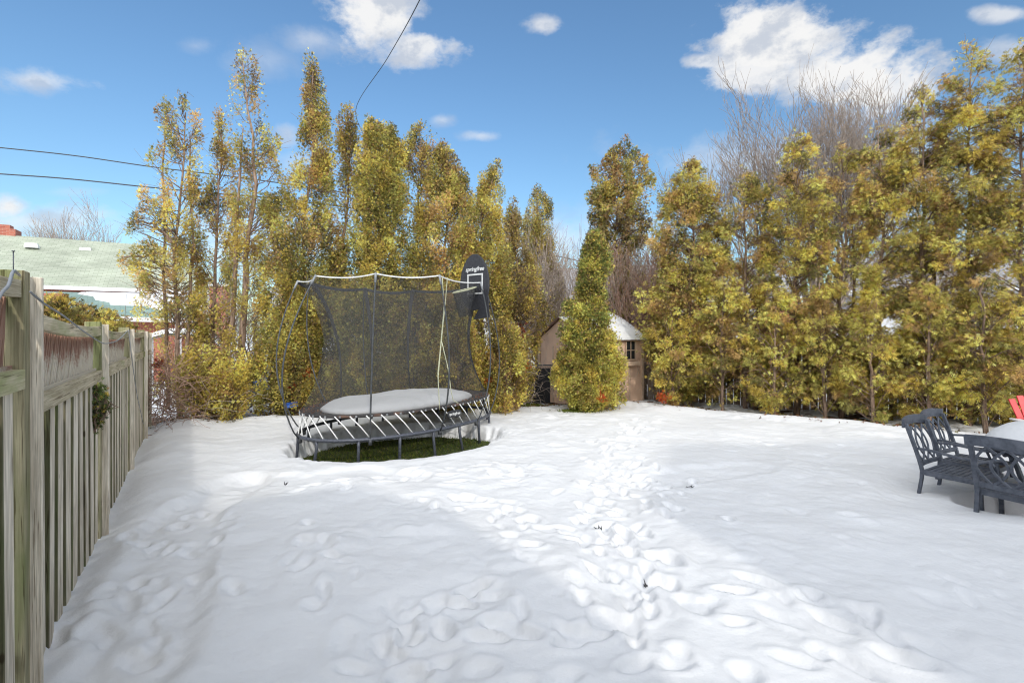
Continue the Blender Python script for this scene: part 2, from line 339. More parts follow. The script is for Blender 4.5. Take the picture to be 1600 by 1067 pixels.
for (px, py, w, h, st, so) in CL:
    du = mth('DIVIDE', mth('SUBTRACT', u, (px-800)/F), w/F); dv = mth('DIVIDE', mth('SUBTRACT', v, (HY-py)/F), h/F)
    d = mth('ADD', mth('SQRT', mth('ADD', mth('MULTIPLY', du, du), mth('MULTIPLY', dv, dv))), mth('MULTIPLY', edge, .68))
    mm = mth('MULTIPLY', srange(d, 1.12, 1.12-so*1.1), st)
    mask = mm if mask is None else mth('MAXIMUM', mask, mm)
mask = mth('MULTIPLY', mask, front)
# unseen broken cloud added behind the camera and overhead to lift the ambient light
back = srange(sx.outputs[1], .12, -.25); over = srange(sx.outputs[2], .62, .85)
gen = srange(wnoise(2.3, 7, .55, (1, 1, 1.4), (1.3, 5, 2)), .36, .52)
mask = mth('MAXIMUM', mask, mth('MULTIPLY', mth('MULTIPLY', mth('MAXIMUM', back, over), gen), .9), clamp=True)
shade = N.new('ShaderNodeMix'); shade.data_type = 'RGBA'; shade.inputs['A'].default_value = (4.9, 5.3, 6.0, 1); shade.inputs['B'].default_value = (7.6, 7.6, 7.6, 1)
L.new(srange(nB, .38, .56), shade.inputs['Factor'])
tintn = N.new('ShaderNodeMix'); tintn.data_type = 'RGBA'; tintn.blend_type = 'MULTIPLY'; tintn.inputs['Factor'].default_value = 1; tintn.inputs['B'].default_value = (.92, 1.17, 1.34, 1)
L.new(sky.outputs[0], tintn.inputs['A'])
mx = N.new('ShaderNodeMix'); mx.data_type = 'RGBA'; L.new(mask, mx.inputs['Factor']); L.new(tintn.outputs['Result'], mx.inputs['A']); L.new(shade.outputs['Result'], mx.inputs['B'])
bright = N.new('ShaderNodeVectorMath'); bright.operation = 'SCALE'; L.new(shade.outputs['Result'], bright.inputs[0])
L.new(mth('ADD', mth('MULTIPLY', back, 2.6), 1.0), bright.inputs['Scale']); L.new(bright.outputs[0], mx.inputs['B'])   # added clouds behind the camera brightened for more fill light
L.new(mx.outputs['Result'], bg.inputs[0]); bg.inputs['Strength'].default_value = .15
SKYTINT = tintn; CLOUD = shade

sl = bpy.data.lights.new('sun', 'SUN'); sl.energy = 2.0; sl.angle = math.radians(1.4); sl.color = (1, .95, .86)
so = bpy.data.objects.new('sun', sl); col.objects.link(so)
sd = Vector((SUN_DIR[0]*math.cos(SUN_EL), SUN_DIR[1]*math.cos(SUN_EL), math.sin(SUN_EL)))
so.rotation_euler = sd.to_track_quat('Z', 'Y').to_euler()
cam = bpy.data.cameras.new('camera'); co = bpy.data.objects.new('camera', cam); col.objects.link(co); sc.camera = co
co.location = (0, 0, H); co.rotation_euler = (PI/2, 0, 0); cam.sensor_width = 36; cam.lens = 36*F/1600; cam.shift_y = -13.5/1600
cam.clip_start = .05; cam.clip_end = 2000
vs = sc.view_settings; vs.view_transform = 'Standard'; vs.look = 'None'; vs.gamma = 1; vs.exposure = -.30
sc.cycles.filter_width = 1.15; sc.cycles.use_denoising = True; sc.cycles.denoising_input_passes = 'RGB_ALBEDO_NORMAL'; sc.cycles.denoising_prefilter = 'ACCURATE'; sc.cycles.use_adaptive_sampling = False; sc.cycles.max_bounces = 6; sc.cycles.transparent_max_bounces = 12

# ------------------------------------------------------------------ snow terrain
TC = np.array([-1.74, 8.37]); TA, TB, TT = 1.79, 1.0, math.radians(55)
def ell(x, y, c, a, b, th):
    dx, dy = x-c[0], y-c[1]; co_, si = math.cos(th), math.sin(th)
    return np.hypot((dx*co_+dy*si)/a, (-dx*si+dy*co_)/b)
HOL = (np.array([-1.68, 7.72]), 1.50, 1.04, math.radians(36))
LF0 = np.array([-2.21, 2.35]); LFd = np.array([-4.06, 6.48]); LFd /= np.linalg.norm(LFd)
BED = [(-6.3, 9.1), (-5.0, 9.75), (-3.4, 10.1), (-1.5, 10.6), (0., 11.3), (1.4, 11.3), (2.4, 11.9), (3.4, 11.0), (4.6, 10.2), (5.8, 9.3), (7.2, 8.4), (9.5, 7.2)]
def polydist(x, y, poly):
    best = None
    for (a, b) in zip(poly[:-1], poly[1:]):
        a = np.array(a); b = np.array(b); d = b-a; n = d@d
        t = np.clip(((x-a[0])*d[0]+(y-a[1])*d[1])/n, 0, 1)
        px_ = x-(a[0]+t*d[0]); py_ = y-(a[1]+t*d[1]); dist = np.hypot(px_, py_)
        sgn = np.sign(d[0]*(y-a[1])-d[1]*(x-a[0]))  # + = behind the bed line
        if best is None: best = dist; bs = sgn
        else: bs = np.where(dist < best, sgn, bs); best = np.minimum(best, dist)
    return best*bs
prints = []
def trail(pts, n, jit, big=1.0, dep=.05, spread=None):
    P = [gx(*p) for p in pts]
    seg = [np.linalg.norm(b-a) for a, b in zip(P[:-1], P[1:])]; tot = sum(seg)
    for i in range(n):
        s = (i+.5)/n*tot; k = 0
        while k < len(seg)-1 and s > seg[k]: s -= seg[k]; k += 1
        p = P[k]+(P[k+1]-P[k])*s/seg[k]; a = math.atan2(*(P[k+1]-P[k])[::-1])
        prints.append((p[0]+rnd.gauss(0, jit), p[1]+rnd.gauss(0, jit), a+rnd.gauss(0, .4), .115*big*rnd.uniform(.6, 1.25), .055*big*rnd.uniform(.7, 1.3), dep*rnd.uniform(.5, 1.4)))
trail([(1010, 1000), (1000, 930), (960, 850), (945, 790), (960, 740), (960, 700), (1010, 660)], 80, .19, .95, .045)
trail([(1000, 1000), (985, 940), (975, 880), (940, 810)], 30, .15, 1.0, .05)
trail([(950, 850), (850, 835), (790, 800), (730, 780)], 22, .12, 1.0, .035)
trail([(1040, 800), (1000, 760), (990, 720)], 35, .22, .9, .045)
trail([(620, 1020), (650, 950), (690, 930), (760, 960), (830, 1000)], 22, .12, 1.0, .05)
trail([(500, 820), (520, 930), (600, 960), (640, 940)], 14, .12, 1.0, .03)
trail([(480, 770), (600, 745), (720, 735), (860, 740)], 26, .22, 1.0, .035)
trail([(700, 770), (760, 840), (800, 870)], 10, .2, .9, .03)
trail([(1110, 980), (1230, 930), (1300, 960), (1330, 1010), (1200, 1060)], 10, .14, 1.0, .045)
trail([(1180, 910), (1320, 950), (1420, 1000), (1560, 1060)], 8, .25, 1.0, .04)
trail([(1250, 800), (1360, 830), (1500, 900), (1590, 960)], 12, .35, .9, .018)
trail([(1000, 680), (1200, 690), (1350, 720), (1480, 760)], 26, .4, .8, .012)
trail([(560, 1060), (800, 1040), (900, 1030), (1050, 1050)], 14, .12, 1.1, .05)
trail([(250, 800), (200, 900), (150, 1000), (130, 1060)], 26, .16, 1.1, .035)
trail([(340, 790), (290, 850), (300, 930)], 9, .18, 1.1, .035)
trail([(780, 655), (880, 665), (980, 650)], 22, .5, .8, .015)
def snow_h(x, y):
    h = .10*fbm(x*.55+4, y*.55+2, 3)+.045*fbm(x*1.7, y*1.7+9, 3)+.018*fbm(x*5+3, y*5, 3)
    ln = fbm(x*1.1+31, y*1.1+8, 2)
    h = h+.05*np.clip(ln*3, 0, 1)*np.abs(fbm(x*3.1, y*3.1+5, 3))*2
    # sunken walked ground with drift edges left of centre
    for (pts, w, d) in (([(385, 745), (300, 800), (270, 850), (230, 960), (200, 1060)], .34, -.07), ([(960, 990), (1000, 900), (950, 820), (960, 740), (1000, 690)], .42, -.022),
                        ([(1000, 750), (1090, 735), (1180, 730)], .35, -.035), ([(640, 745), (560, 735), (470, 750), (400, 745)], .28, -.04), ([(720, 930), (640, 960), (650, 1060)], .3, -.035)):
        P = [gx(*p) for p in pts]; dd = np.abs(polydist(x, y, P)) + .16*fbm(x*2.2, y*2.2, 3)
        h = h+d*(1-sstep(w*.45, w, dd))
    h = h - h*0.0
    # left fence: shallow trough and slight bank
    rx, ry = x-LF0[0], y-LF0[1]; df = -(LFd[0]*ry-LFd[1]*rx)*1.0
    df = rx*LFd[1]-ry*LFd[0]
    h = h+.05*np.exp(-((df-.5)/.35)**2)-.05*np.exp(-(df/.14)**2)
    # small lumps over the walked ground
    dn = np.zeros_like(h); up = np.zeros_like(h)
    for (cx, cy, a, la, lb, dp) in prints:
        m = (np.abs(x-cx) < .45) & (np.abs(y-cy) < .45)
        if not m.any(): continue
        dx = x[m]-cx; dy = y[m]-cy; c, s = math.cos(a), math.sin(a)
        r = np.hypot((dx*c+dy*s)/la, (-dx*s+dy*c)/lb)+.5*fbm(x[m]*9+cx, y[m]*9, 2)
        dn[m] = np.maximum(dn[m], dp*.68*(1-sstep(.45, 1.05, r))); up[m] = np.maximum(up[m], dp*.30*np.exp(-((r-1.35)/.33)**2))
    h = h-dn+up*(dn < .01)+.009*fbm(x*13, y*13+3, 3)*np.clip((dn+up)*60, 0, 1)
    # hollow under the trampoline
    d = ell(x, y, *HOL)+.16*fbm(x*1.6+3, y*1.6, 3)+.13*fbm(x*6, y*6, 4)
    k = 1-sstep(.96, 1.13, d)
    h = h*(1-k)+k*(-.36)
    h = h+.015*np.exp(-((d-1.3)/.2)**2)
    # step round the trampoline edge
    # patio hollow under the chairs
    d = ell(x, y, (5.0, 4.72), .62, .42, -.5)+.12*fbm(x*2, y*2, 2)
    k = 1-sstep(.85, 1.25, d); h = h*(1-k)+k*(-.36)
    d = ell(x, y, (4.45, 5.25), 1.0, .6, .9)
    h = h-.06*(1-sstep(.6, 1.3, d))
    # hedge bed: snow thins out and is patchy
    b = polydist(x, y, BED)
    k = sstep(-.25, .25, b)
    h = h+k*(-.09+.22*fbm(x*1.8+7, y*2.4, 4)+.03)+ .05*np.exp(-((b+.35)/.25)**2)
    return h
xs = np.concatenate([np.arange(-12, -5, .06), np.arange(-5, 5.2, .022), np.arange(5.2, 14, .06)])
ys = np.concatenate([np.arange(-3, 1.9, .2), np.arange(1.9, 6.2, .018), np.arange(6.2, 10, .026), np.arange(10, 19, .07)])
X, Y = np.meshgrid(xs, ys); Z = snow_h(X.ravel().copy(), Y.ravel().copy())
# fade to the outer level at the rim
ed = np.minimum.reduce([X.ravel()+12, 14-X.ravel(), 19-Y.ravel()]); Z = Z*sstep(0, 1.5, ed)-.34*(1-sstep(0, .6, ed))
nx, ny = len(xs), len(ys); idx = np.arange(nx*ny).reshape(ny, nx)
Fq = np.stack([idx[:-1, :-1].ravel(), idx[:-1, 1:].ravel(), idx[1:, 1:].ravel(), idx[1:, :-1].ravel()], 1)
o = npmesh('snow_ground', np.stack([X.ravel(), Y.ravel(), Z], 1), Fq, M['snow'], smooth=True)
tag(o, 'white trodden snow covering the garden', 'snow', kind='structure')
def hsnow(x, y): return float(snow_h(np.array([float(x)]), np.array([float(y)]))[0])
g = MB(); g.add([(-900, -900, -.30), (900, -900, -.30), (900, 900, -.30), (-900, 900, -.30)], [(0, 1, 2, 3)])
tag(g.build('ground', M['snow']), 'snow covered ground stretching away beyond the garden', 'ground', kind='structure')
# soil bed under the hedges, patio, lawn patch
def sheet(name, x0, x1, y0, y1, st, zf, inside, m):
    xs = np.arange(x0, x1, st); ys = np.arange(y0, y1, st); X, Y = np.meshgrid(xs, ys); Z = zf(X.ravel(), Y.ravel())
    idx = np.arange(X.size).reshape(X.shape); q = np.stack([idx[:-1, :-1].ravel(), idx[:-1, 1:].ravel(), idx[1:, 1:].ravel(), idx[1:, :-1].ravel()], 1)
    ok = inside(X.ravel(), Y.ravel()); q = q[ok[q].all(1)]
    return npmesh(name, np.stack([X.ravel(), Y.ravel(), Z], 1), q, m, smooth=True)
tag(sheet('garden_bed', -9, 12, 6, 16, .06, lambda x, y: -.085+.05*fbm(x*5, y*5, 3), lambda x, y: (lambda b: (b > -.35) & (b < 2.2))(polydist(x, y, BED)), M['soil']),
    'brown soil and leaf litter showing through thin snow under the hedge', 'soil', kind='structure')
tag(sheet('lawn', -4.2, 1.0, 5.6, 10.2, .06, lambda x, y: -.225+.02*fbm(x*4, y*4, 3), lambda x, y: ell(x, y, *HOL) < 1.3, mat('lawn_soil', (.022, .032, .008), (.05, .065, .015), 30, rough=.95, bump=.6)),
    'bare lawn in the melted hollow under the trampoline', 'ground', kind='structure')
tag(sheet('patio', 3.9, 6.6, 3.6, 6.4, .1, lambda x, y: -.27+0*x, lambda x, y: x > 0, M['paver']), 'red brown patio pavers showing under the table chairs', 'patio', kind='structure')
# grass blades
n = 26000; gxx = rng.uniform(-3.9, .6, n); gy = rng.uniform(5.9, 9.6, n); ok = ell(gxx, gy, *HOL) < 1.15; gxx, gy = gxx[ok], gy[ok]; n = len(gxx)
a = rng.uniform(0, 2*PI, n); w = rng.uniform(.004, .008, n); hh = rng.uniform(.02, .055, n); lean = rng.normal(0, .03, (n, 2)); z0 = np.full(n, -.23)
V = np.stack([np.stack([gxx-np.cos(a)*w, gy-np.sin(a)*w, z0], 1), np.stack([gxx+np.cos(a)*w, gy+np.sin(a)*w, z0], 1), np.stack([gxx+lean[:, 0], gy+lean[:, 1], z0+hh], 1)], 1).reshape(-1, 3)
cg = np.array([(.09, .13, .02), (.14, .16, .03), (.06, .09, .015), (.20, .17, .06)])[rng.choice(4, n, p=[.4, .3, .2, .1])]
o = npmesh('lawn_grass', V, np.arange(3*n).reshape(-1, 3), M['leaf'], tint=np.repeat(cg, 3, 0)*1.0)
tag(o, 'short green grass in the snow free hollow under the trampoline', 'grass', kind='stuff')

# ------------------------------------------------------------------ foliage
def spray_template(kind):
    """flat fan of leaflets in the local (u=along, v=side) plane"""
    L_ = []
    if kind == 'fan':
        specs = [(.0, .0, 1.0, 0), (.1, 1, .55, .8), (.1, -1, .55, .8), (.4, 1, .5, .65), (.4, -1, .5, .65), (.65, 1, .32, .6)]
    else:
        specs = [(.0, 0, 1., 0), (.1, 1, .6, .8), (.1, -1, .6, .8), (.42, 1, .5, .75), (.42, -1, .5, .75)]
    for (s, side, ln, ang) in specs:
        d = np.array([math.cos(ang), math.sin(ang)*side]) if side else np.array([1., 0])
        nrm = np.array([-d[1], d[0]]); b = np.array([s, 0.]); w = .058 if kind == 'fan' else .095
        L_.append([b, b+d*ln*.5+nrm*w, b+d*ln, b+d*ln*.5-nrm*w])
    return np.array(L_)  # k,4,2
TPL = {k: spray_template(k) for k in ('fan', 'puff')}
def sprays(pos, dirs, size, tints, kind='fan', curl=.25):
    n = len(pos); T = TPL[kind]; k = len(T)
    d = dirs/np.linalg.norm(dirs, axis=1, keepdims=True)
    r = rng.normal(size=(n, 3)); s = np.cross(d, r); s /= np.linalg.norm(s, axis=1, keepdims=True)+1e-9; nn = np.cross(d, s)
    uu = T[None, :, :, 0]; vv = T[None, :, :, 1]
    sz = size[:, None, None]
    bend = -curl*(uu**2)+ .35*rng.normal(size=(n, k, 1))*np.abs(vv)
    P = pos[:, None, None]+(uu*sz)[..., None]*d[:, None, None]+(vv*sz)[..., None]*s[:, None, None]+(bend*sz)[..., None]*nn[:, None, None]
    V = P.reshape(-1, 3); Fq = np.arange(n*k*4).reshape(-1, 4)
    jit = 1+.16*rng.normal(size=(n, k, 1)); C = np.repeat((tints[:, None]*np.clip(jit, .5, 1.6)).reshape(-1, 3), 4, 0)
    return V, Fq, np.clip(C, .004, .9)
GOLD = (.78, .585, .13); OLIVE = (.50, .44, .12); GREEN = (.34, .335, .095); DARK = (.14, .14, .055); BROWN = (.46, .285, .13); RUST = (.50, .27, .11); LIME = (.62, .56, .13)
PAL = {'lush': ([LIME, OLIVE, GREEN, DARK, GOLD], [.18, .32, .26, .14, .10]), 'warm': ([GOLD, OLIVE, GREEN, BROWN, DARK], [.38, .28, .10, .12, .12]), 'top': ([GOLD, OLIVE, GREEN, BROWN, RUST, DARK], [.10, .26, .20, .26, .06, .12]),
       'dense': ([GOLD, OLIVE, GREEN, DARK], [.30, .32, .22, .16]), 'bright': ([LIME, GOLD, OLIVE, GREEN], [.42, .22, .24, .12]),
       'right': ([GOLD, OLIVE, LIME, GREEN, BROWN, DARK], [.30, .22, .16, .12, .10, .10]), 'rtop': ([GOLD, OLIVE, GREEN, BROWN, DARK], [.15, .32, .19, .22, .12]),
       'drab': ([(.28, .24, .10), (.26, .19, .11), OLIVE, (.33, .25, .17)], [.3, .3, .2, .2]), 'green': ([(.09, .14, .05), (.15, .2, .06), (.22, .25, .07)], [.4, .4, .2])}
def prof(P, D):
    """profile rows (py, px, half width) -> world arrays z, cx, r sorted by z"""
    P = sorted(P, key=lambda q: -q[0]); a = np.array(P, float)
    return H-(a[:, 0]-HY)/F*D, (a[:, 1]-800)/F*D, a[:, 2]/F*D
def make_tree(D, P, dens=1.0, kind='fan', droop=0., pal=('warm', 'top'), size=.12, clump=.15, seed=0, label='', name='cedar_tree', cat='tree', group=None, extras=(), trunks=None, lo=None,
              trunk_r=.052, gaps=.0, limb_every=1,  vstretch=1.5, depthk=.9, bare_in=.35, z0=None, twigs=1.6, filler=.26):
    global rng
    rng = np.random.default_rng(100+seed)
    z, cx, r = prof(P, D); base_z = -.12 if z0 is None else z0
    bx = np.interp(z[0], z, cx); root = empty(name, (bx, D, base_z)); tag(root, label, cat, group)
    zz = np.linspace(z[0], z[-1], 200); rr = np.interp(zz, z, r); area = np.trapz(2*rr, zz)
    ncl = max(12, int(dens*area/(PI*clump**2)*2.35))
    p = rr*np.clip(.55+.6*vnoise(zz*1.7+seed*3.1, zz*0+seed), 0, 2); p = p/p.sum()
    ci = rng.choice(200, ncl, p=p); cz = zz[ci]+rng.normal(0, .02, ncl); cr = rr[ci]
    # irregular outline: radius modulated by angle and height
    ang = rng.uniform(0, 2*PI, ncl)
    mod = .78+.5*vnoise(cz*1.6+seed*7, ang*1.3+seed)
    rad = np.maximum(cr*mod-clump*.55, 0)*np.sqrt(rng.uniform(.06, 1, ncl))
    if gaps: 
        keep = vnoise(cz*2.3+seed*5+40, ang*1.1+3*seed) > gaps; ci, cz, cr, ang, rad = ci[keep], cz[keep], cr[keep], ang[keep], rad[keep]; ncl = len(cz)
    C = np.stack([np.interp(cz, z, cx)+rad*np.cos(ang), D+rad*np.sin(ang)*depthk, cz], 1)
    crad = clump*.88*rng.uniform(.55, 1.4, ncl)*np.clip(cr/.22, .45, 1.15)
    rel = rad/np.maximum(cr, .05)
    for (ex, ey, ew) in extras:
        c = at(ex, ey, D); k = max(2, int(ew/5))
        for q in range(k):
            C = np.vstack([C, c+rng.normal(0, ew/F*D*.4, 3)]); crad = np.append(crad, clump*.8); rel = np.append(rel, 1.); 
    ncl = len(C)
    ns = np.maximum(6, ((78 if kind == 'fan' else 66)*(crad/.15)**2*(.12/size)**1.35)).astype(int)
    own = np.repeat(np.arange(ncl), ns); n = len(own)
    off = rng.normal(size=(n, 3)); off /= np.linalg.norm(off, axis=1, keepdims=True); off *= (rng.uniform(0, 1, (n, 1))**.45)
    off[:, 2] *= vstretch
    pos = C[own]+off*crad[own][:, None]
    axis = np.stack([np.interp(C[:, 2], z, cx), np.full(ncl, D), C[:, 2]], 1); outw = C-axis; outw[:, 2] = 0
    outw /= np.linalg.norm(outw, axis=1, keepdims=True)+.05
    dirs = outw[own]*.55+off*.7+rng.normal(0, .35, (n, 3)); dirs[:, 2] += (.55-1.5*droop)
    sz = size*rng.uniform(.55, 1.35, n)
    # loose sprays between the tufts so the crown reads as one feathery column
    nf = int(n*filler); fi = rng.choice(200, nf, p=p); fz = zz[fi]+rng.normal(0, .03, nf); fa2 = rng.uniform(0, 2*PI, nf)
    fr2 = rr[fi]*(.80+.5*vnoise(fz*1.6+seed*7, fa2*1.3+seed))*np.sqrt(rng.uniform(0, 1, nf))
    kk = vnoise(fz*2.3+seed*5+40, fa2*1.1+3*seed) > gaps*.9; fz, fa2, fr2 = fz[kk], fa2[kk], fr2[kk]; nf = len(fz)
    fpos = np.stack([np.interp(fz, z, cx)+fr2*np.cos(fa2), D+fr2*np.sin(fa2)*depthk, fz], 1)
    fdir = np.stack([np.cos(fa2)*.6, np.sin(fa2)*.6, np.full(nf, .8-1.7*droop)], 1)+rng.normal(0, .4, (nf, 3))
    own2 = rng.integers(0, ncl, nf); pos = np.vstack([pos, fpos]); dirs = np.vstack([dirs, fdir]); sz = np.r_[sz, size*rng.uniform(.6, 1.3, nf)]; own = np.r_[own, own2]; n = n+nf
    frac = (C[:, 2]-z[0])/(z[-1]-z[0]); palA, palB = PAL[pal[0]], PAL[pal[1]]
    cols = np.zeros((ncl, 3))
    for i in range(ncl):
        pp = palB if rng.random() < np.clip(frac[i]*1.5-.25, 0, 1) else palA
        cols[i] = pp[0][rng.choice(len(pp[0]), p=pp[1])]
        if rel[i] < bare_in and rng.random() < .45: cols[i] = np.array(BROWN)*.8
    mean = sum(np.array(c)*w for c, w in zip(*palA)); cols = cols*.8+mean[None]*.2; cols *= (1+.34*rng.normal(size=(ncl, 1))).clip(.4, 1.6)
    patch = .62+.80*vnoise(pos[:, 2]*3.3+seed, pos[:, 0]*3.3+pos[:, 1]*2.1)[:, None]
    T = cols[own]*patch*(1+.26*rng.normal(size=(n, 1))).clip(.4, 1.4)
    alt = rng.random(n) < .09; T[alt] = np.array(BROWN)
    alt = rng.random(n) < .06; T[alt] = np.array(GOLD)*rng.uniform(.8, 1.2, (alt.sum(), 1))
    V, Fq, Cc = sprays(pos, dirs, sz, T, kind)
    npmesh('crown', V-np.array(root.location), Fq, M['leaf'], root, Cc)
    # trunk(s) and limbs
    mb = MB(); rl = random.Random(seed)
    tks = trunks or [[(P0, None) for P0 in (0,)]]
    ztop = z[0]+(z[-1]-z[0])*.95
    tz = np.linspace(base_z-.1, ztop, 16); 
    lean = np.array([rl.gauss(0, .05) for _ in range(16)]); 
    tx = np.interp(tz, z, cx)+lean*.6*np.linspace(0, 1, 16); ty = D+np.cumsum([rl.gauss(0, .02) for _ in range(16)])*.6
    tp = np.stack([tx, ty, tz], 1); tr = np.linspace(trunk_r, .009, 16); tr[0] *= 1.3
    mb.tube(tp, tr, 8)
    if trunks:
        for t in trunks:
            q = np.array([at(a_, b_, D+dd) for (a_, b_, dd) in t]); qq = np.array([[np.interp(s, np.linspace(0, 1, len(q)), q[:, i]) for i in range(3)] for s in np.linspace(0, 1, 12)])
            qq[1:-1] += np.random.default_rng(seed+5).normal(0, .015, (10, 3)); mb.tube(qq, np.linspace(trunk_r*.8, .01, 12), 7)
    order = rng.permutation(ncl)[:170]
    for i in order[::limb_every]:
        c = C[i]; zs = max(base_z+.15, min(c[2]-rl.uniform(.15, .55), ztop)); s = np.array([np.interp(zs, tz, tx), np.interp(zs, tz, ty), zs])
        if np.linalg.norm(c-s) < .08: continue
        mid = (s+c)/2+np.array([rl.gauss(0, .03), rl.gauss(0, .03), -.04+.1*droop]); r0 = .005+.010*min(1, np.linalg.norm(c-s))
        q = np.array([s, (s+mid)/2+np.array([0, 0, -.01]), mid, (mid+c)/2, c, c+(c-mid)*.3]); mb.tube(q, np.linspace(r0, .0025, 6), 4)
        for kk in range(2 if trunk_r > .01 else 0):
            e = c+np.array([rl.gauss(0, .12), rl.gauss(0, .12), rl.gauss(.0, .14)]); mb.tube([mid, (mid+e)/2+np.array([0, 0, .02]), e], [.005, .0035, .002], 3)
    if twigs:
        for i in range(int(twigs*area*14)):
            c = C[rl.randrange(ncl)]+np.array([rl.gauss(0, .06), rl.gauss(0, .06), rl.gauss(0, .08)]); zs = c[2]-rl.uniform(-.05, .25); f = rl.uniform(.35, .8)
            s = np.array([np.interp(zs, tz, tx), np.interp(zs, tz, ty), zs])*(1-f)+c*f; e = c+(c-s)*.35+np.array([rl.gauss(0, .08), rl.gauss(0, .08), rl.gauss(0, .1)])
            mb.tube([s, (s+c)/2+np.array([rl.gauss(0, .02), rl.gauss(0, .02), .02]), c, e], [.0045, .0035, .003, .0018], 3)
    part(mb, 'trunk', M['bark'], root, smooth=True)
    return root
GL = 'cedars along the back of the garden'
GR = 'cedars of the tall right hand hedge'
make_tree(9.7, [(645, 280, 30), (560, 275, 42), (500, 275, 48), (440, 272, 55), (400, 268, 50), (350, 272, 40), (300, 280, 38), (250, 283, 32), (205, 288, 30), (170, 284, 14), (148, 282, 7)], .46, gaps=.44, kind='puff', vstretch=2.1, size=.048, clump=.105, seed=1,
          label='sparse leftmost cedar with several thin tops and a bare branch reaching left', group=GL, extras=[(258, 183, 14), (262, 178, 10), (212, 350, 18), (228, 330, 14), (190, 405, 14), (215, 415, 16), (242, 238, 12), (238, 355, 22), (222, 300, 8), (240, 395, 16)],
          trunks=[[(262, 640, .2), (255, 400, .2), (258, 185, .2)], [(285, 640, 0), (300, 400, .1), (297, 210, .1)], [(275, 440, 0), (235, 400, 0), (190, 402, 0)], [(270, 380, 0), (240, 350, 0), (212, 345, 0)]])
make_tree(10.2, [(640, 325, 30), (560, 330, 36), (480, 335, 36), (420, 338, 34), (370, 340, 28), (320, 342, 26), (270, 345, 22), (220, 350, 20), (185, 350, 14), (172, 350, 8)], .5, gaps=.38, kind='puff', vstretch=2.1, size=.048, clump=.10, seed=2,
          label='thin cedar close behind and left of the tallest left hand cedar', group=GL)
make_tree(10.0, [(640, 372, 40), (560, 378, 45), (480, 385, 42), (420, 385, 36), (360, 392, 38), (300, 402, 30), (250, 398, 28), (200, 398, 30), (160, 390, 26), (120, 388, 22), (95, 385, 15), (74, 384, 7)], .5, gaps=.40, kind='puff', vstretch=2.1, size=.048, clump=.105, seed=3, trunk_r=.085,
          label='tallest cedar of the left row with a rusty pointed top and bare lower trunk', group=GL, extras=[(425, 245, 9), (430, 270, 9), (432, 225, 6)], trunks=[[(330, 640, -.2), (360, 520, -.1), (372, 330, 0), (380, 200, 0)]])
make_tree(10.1, [(650, 435, 38), (580, 445, 52), (500, 470, 64), (430, 475, 62), (370, 475, 60), (320, 480, 52), (280, 488, 36), (240, 492, 28), (200, 490, 22), (160, 488, 20), (125, 488, 16), (100, 484, 11), (84, 483, 5)], .95, gaps=.16, kind='puff', vstretch=1.9, size=.048, clump=.12, seed=4,
          label='tall cedar with a slim tufted spire behind the left end of the trampoline', group=GL, pal=('dense', 'top'))
make_tree(10.6, [(640, 520, 30), (440, 530, 26), (400, 532, 14), (340, 540, 12), (300, 545, 20), (250, 545, 22), (210, 545, 22), (180, 543, 14), (164, 543, 6)], .65, gaps=.2, kind='puff', vstretch=2.1, size=.048, clump=.10, seed=5,
          label='narrow cedar with a long bare stem below its tuft where the thin cable ends', group=GL, pal=('dense', 'top'))
make_tree(10.3, [(650, 580, 50), (560, 585, 66), (480, 588, 62), (420, 592, 54), (360, 592, 46), (320, 598, 38), (280, 596, 38), (240, 596, 34), (215, 590, 26), (198, 585, 14), (184, 577, 5)], 1.35, kind='puff', vstretch=1.9, size=.048, clump=.12, seed=6,
          label='densest dark green cedar with a double pointed top above the middle of the trampoline', group=GL, pal=('lush', 'dense'))
make_tree(10.9, [(640, 650, 40), (520, 652, 45), (430, 650, 40), (380, 652, 20), (330, 655, 20), (280, 658, 26), (240, 655, 30), (210, 658, 20), (196, 660, 8)], .5, gaps=.36, kind='puff', vstretch=2.1, size=.048, clump=.10, seed=7,
          label='thin see-through cedar with bare stem right of the dense double topped one', group=GL, pal=('dense', 'top'))
make_tree(10.5, [(650, 690, 50), (560, 692, 60), (480, 695, 58), (400, 695, 54), (340, 698, 46), (300, 698, 38), (270, 696, 30), (245, 692, 18), (228, 690, 8)], .95, gaps=.2, kind='puff', vstretch=1.9, size=.048, clump=.12, seed=8,
          label='broad brownish cedar with a rounded top left of the backboard', group=GL, pal=('warm', 'top'))
make_tree(11.0, [(640, 755, 50), (560, 755, 56), (480, 752, 54), (420, 750, 50), (370, 752, 44), (330, 755, 34), (310, 760, 22), (285, 770, 12), (262, 776, 9), (250, 777, 4)], 1.0, gaps=.12, kind='puff', vstretch=1.9, size=.048, clump=.115, seed=9,
          label='golden cedar rising behind the oval backboard with a small tufted tip', group=GL, pal=('warm', 'dense'), extras=[(757, 272, 10), (752, 285, 12)])
make_tree(11.6, [(630, 808, 22), (560, 812, 30), (500, 815, 42), (440, 812, 40), (390, 800, 26), (350, 800, 16), (320, 802, 10), (308, 802, 5)], .8, gaps=.25, kind='puff', vstretch=2.1, size=.048, clump=.10, seed=10,
          label='short patchy cedar between the backboard and the shed', group=GL, pal=('warm', 'drab'))
make_tree(14.2, [(570, 850, 16), (500, 852, 34), (440, 848, 34), (400, 844, 28), (360, 840, 22), (330, 840, 19), (305, 840, 12), (288, 840, 4)], .9, gaps=.05, kind='puff', vstretch=2.1, size=.048, clump=.10, seed=11,
          label='small cone topped cedar standing left of the shed roof', group=GL, pal=('drab', 'dense'))
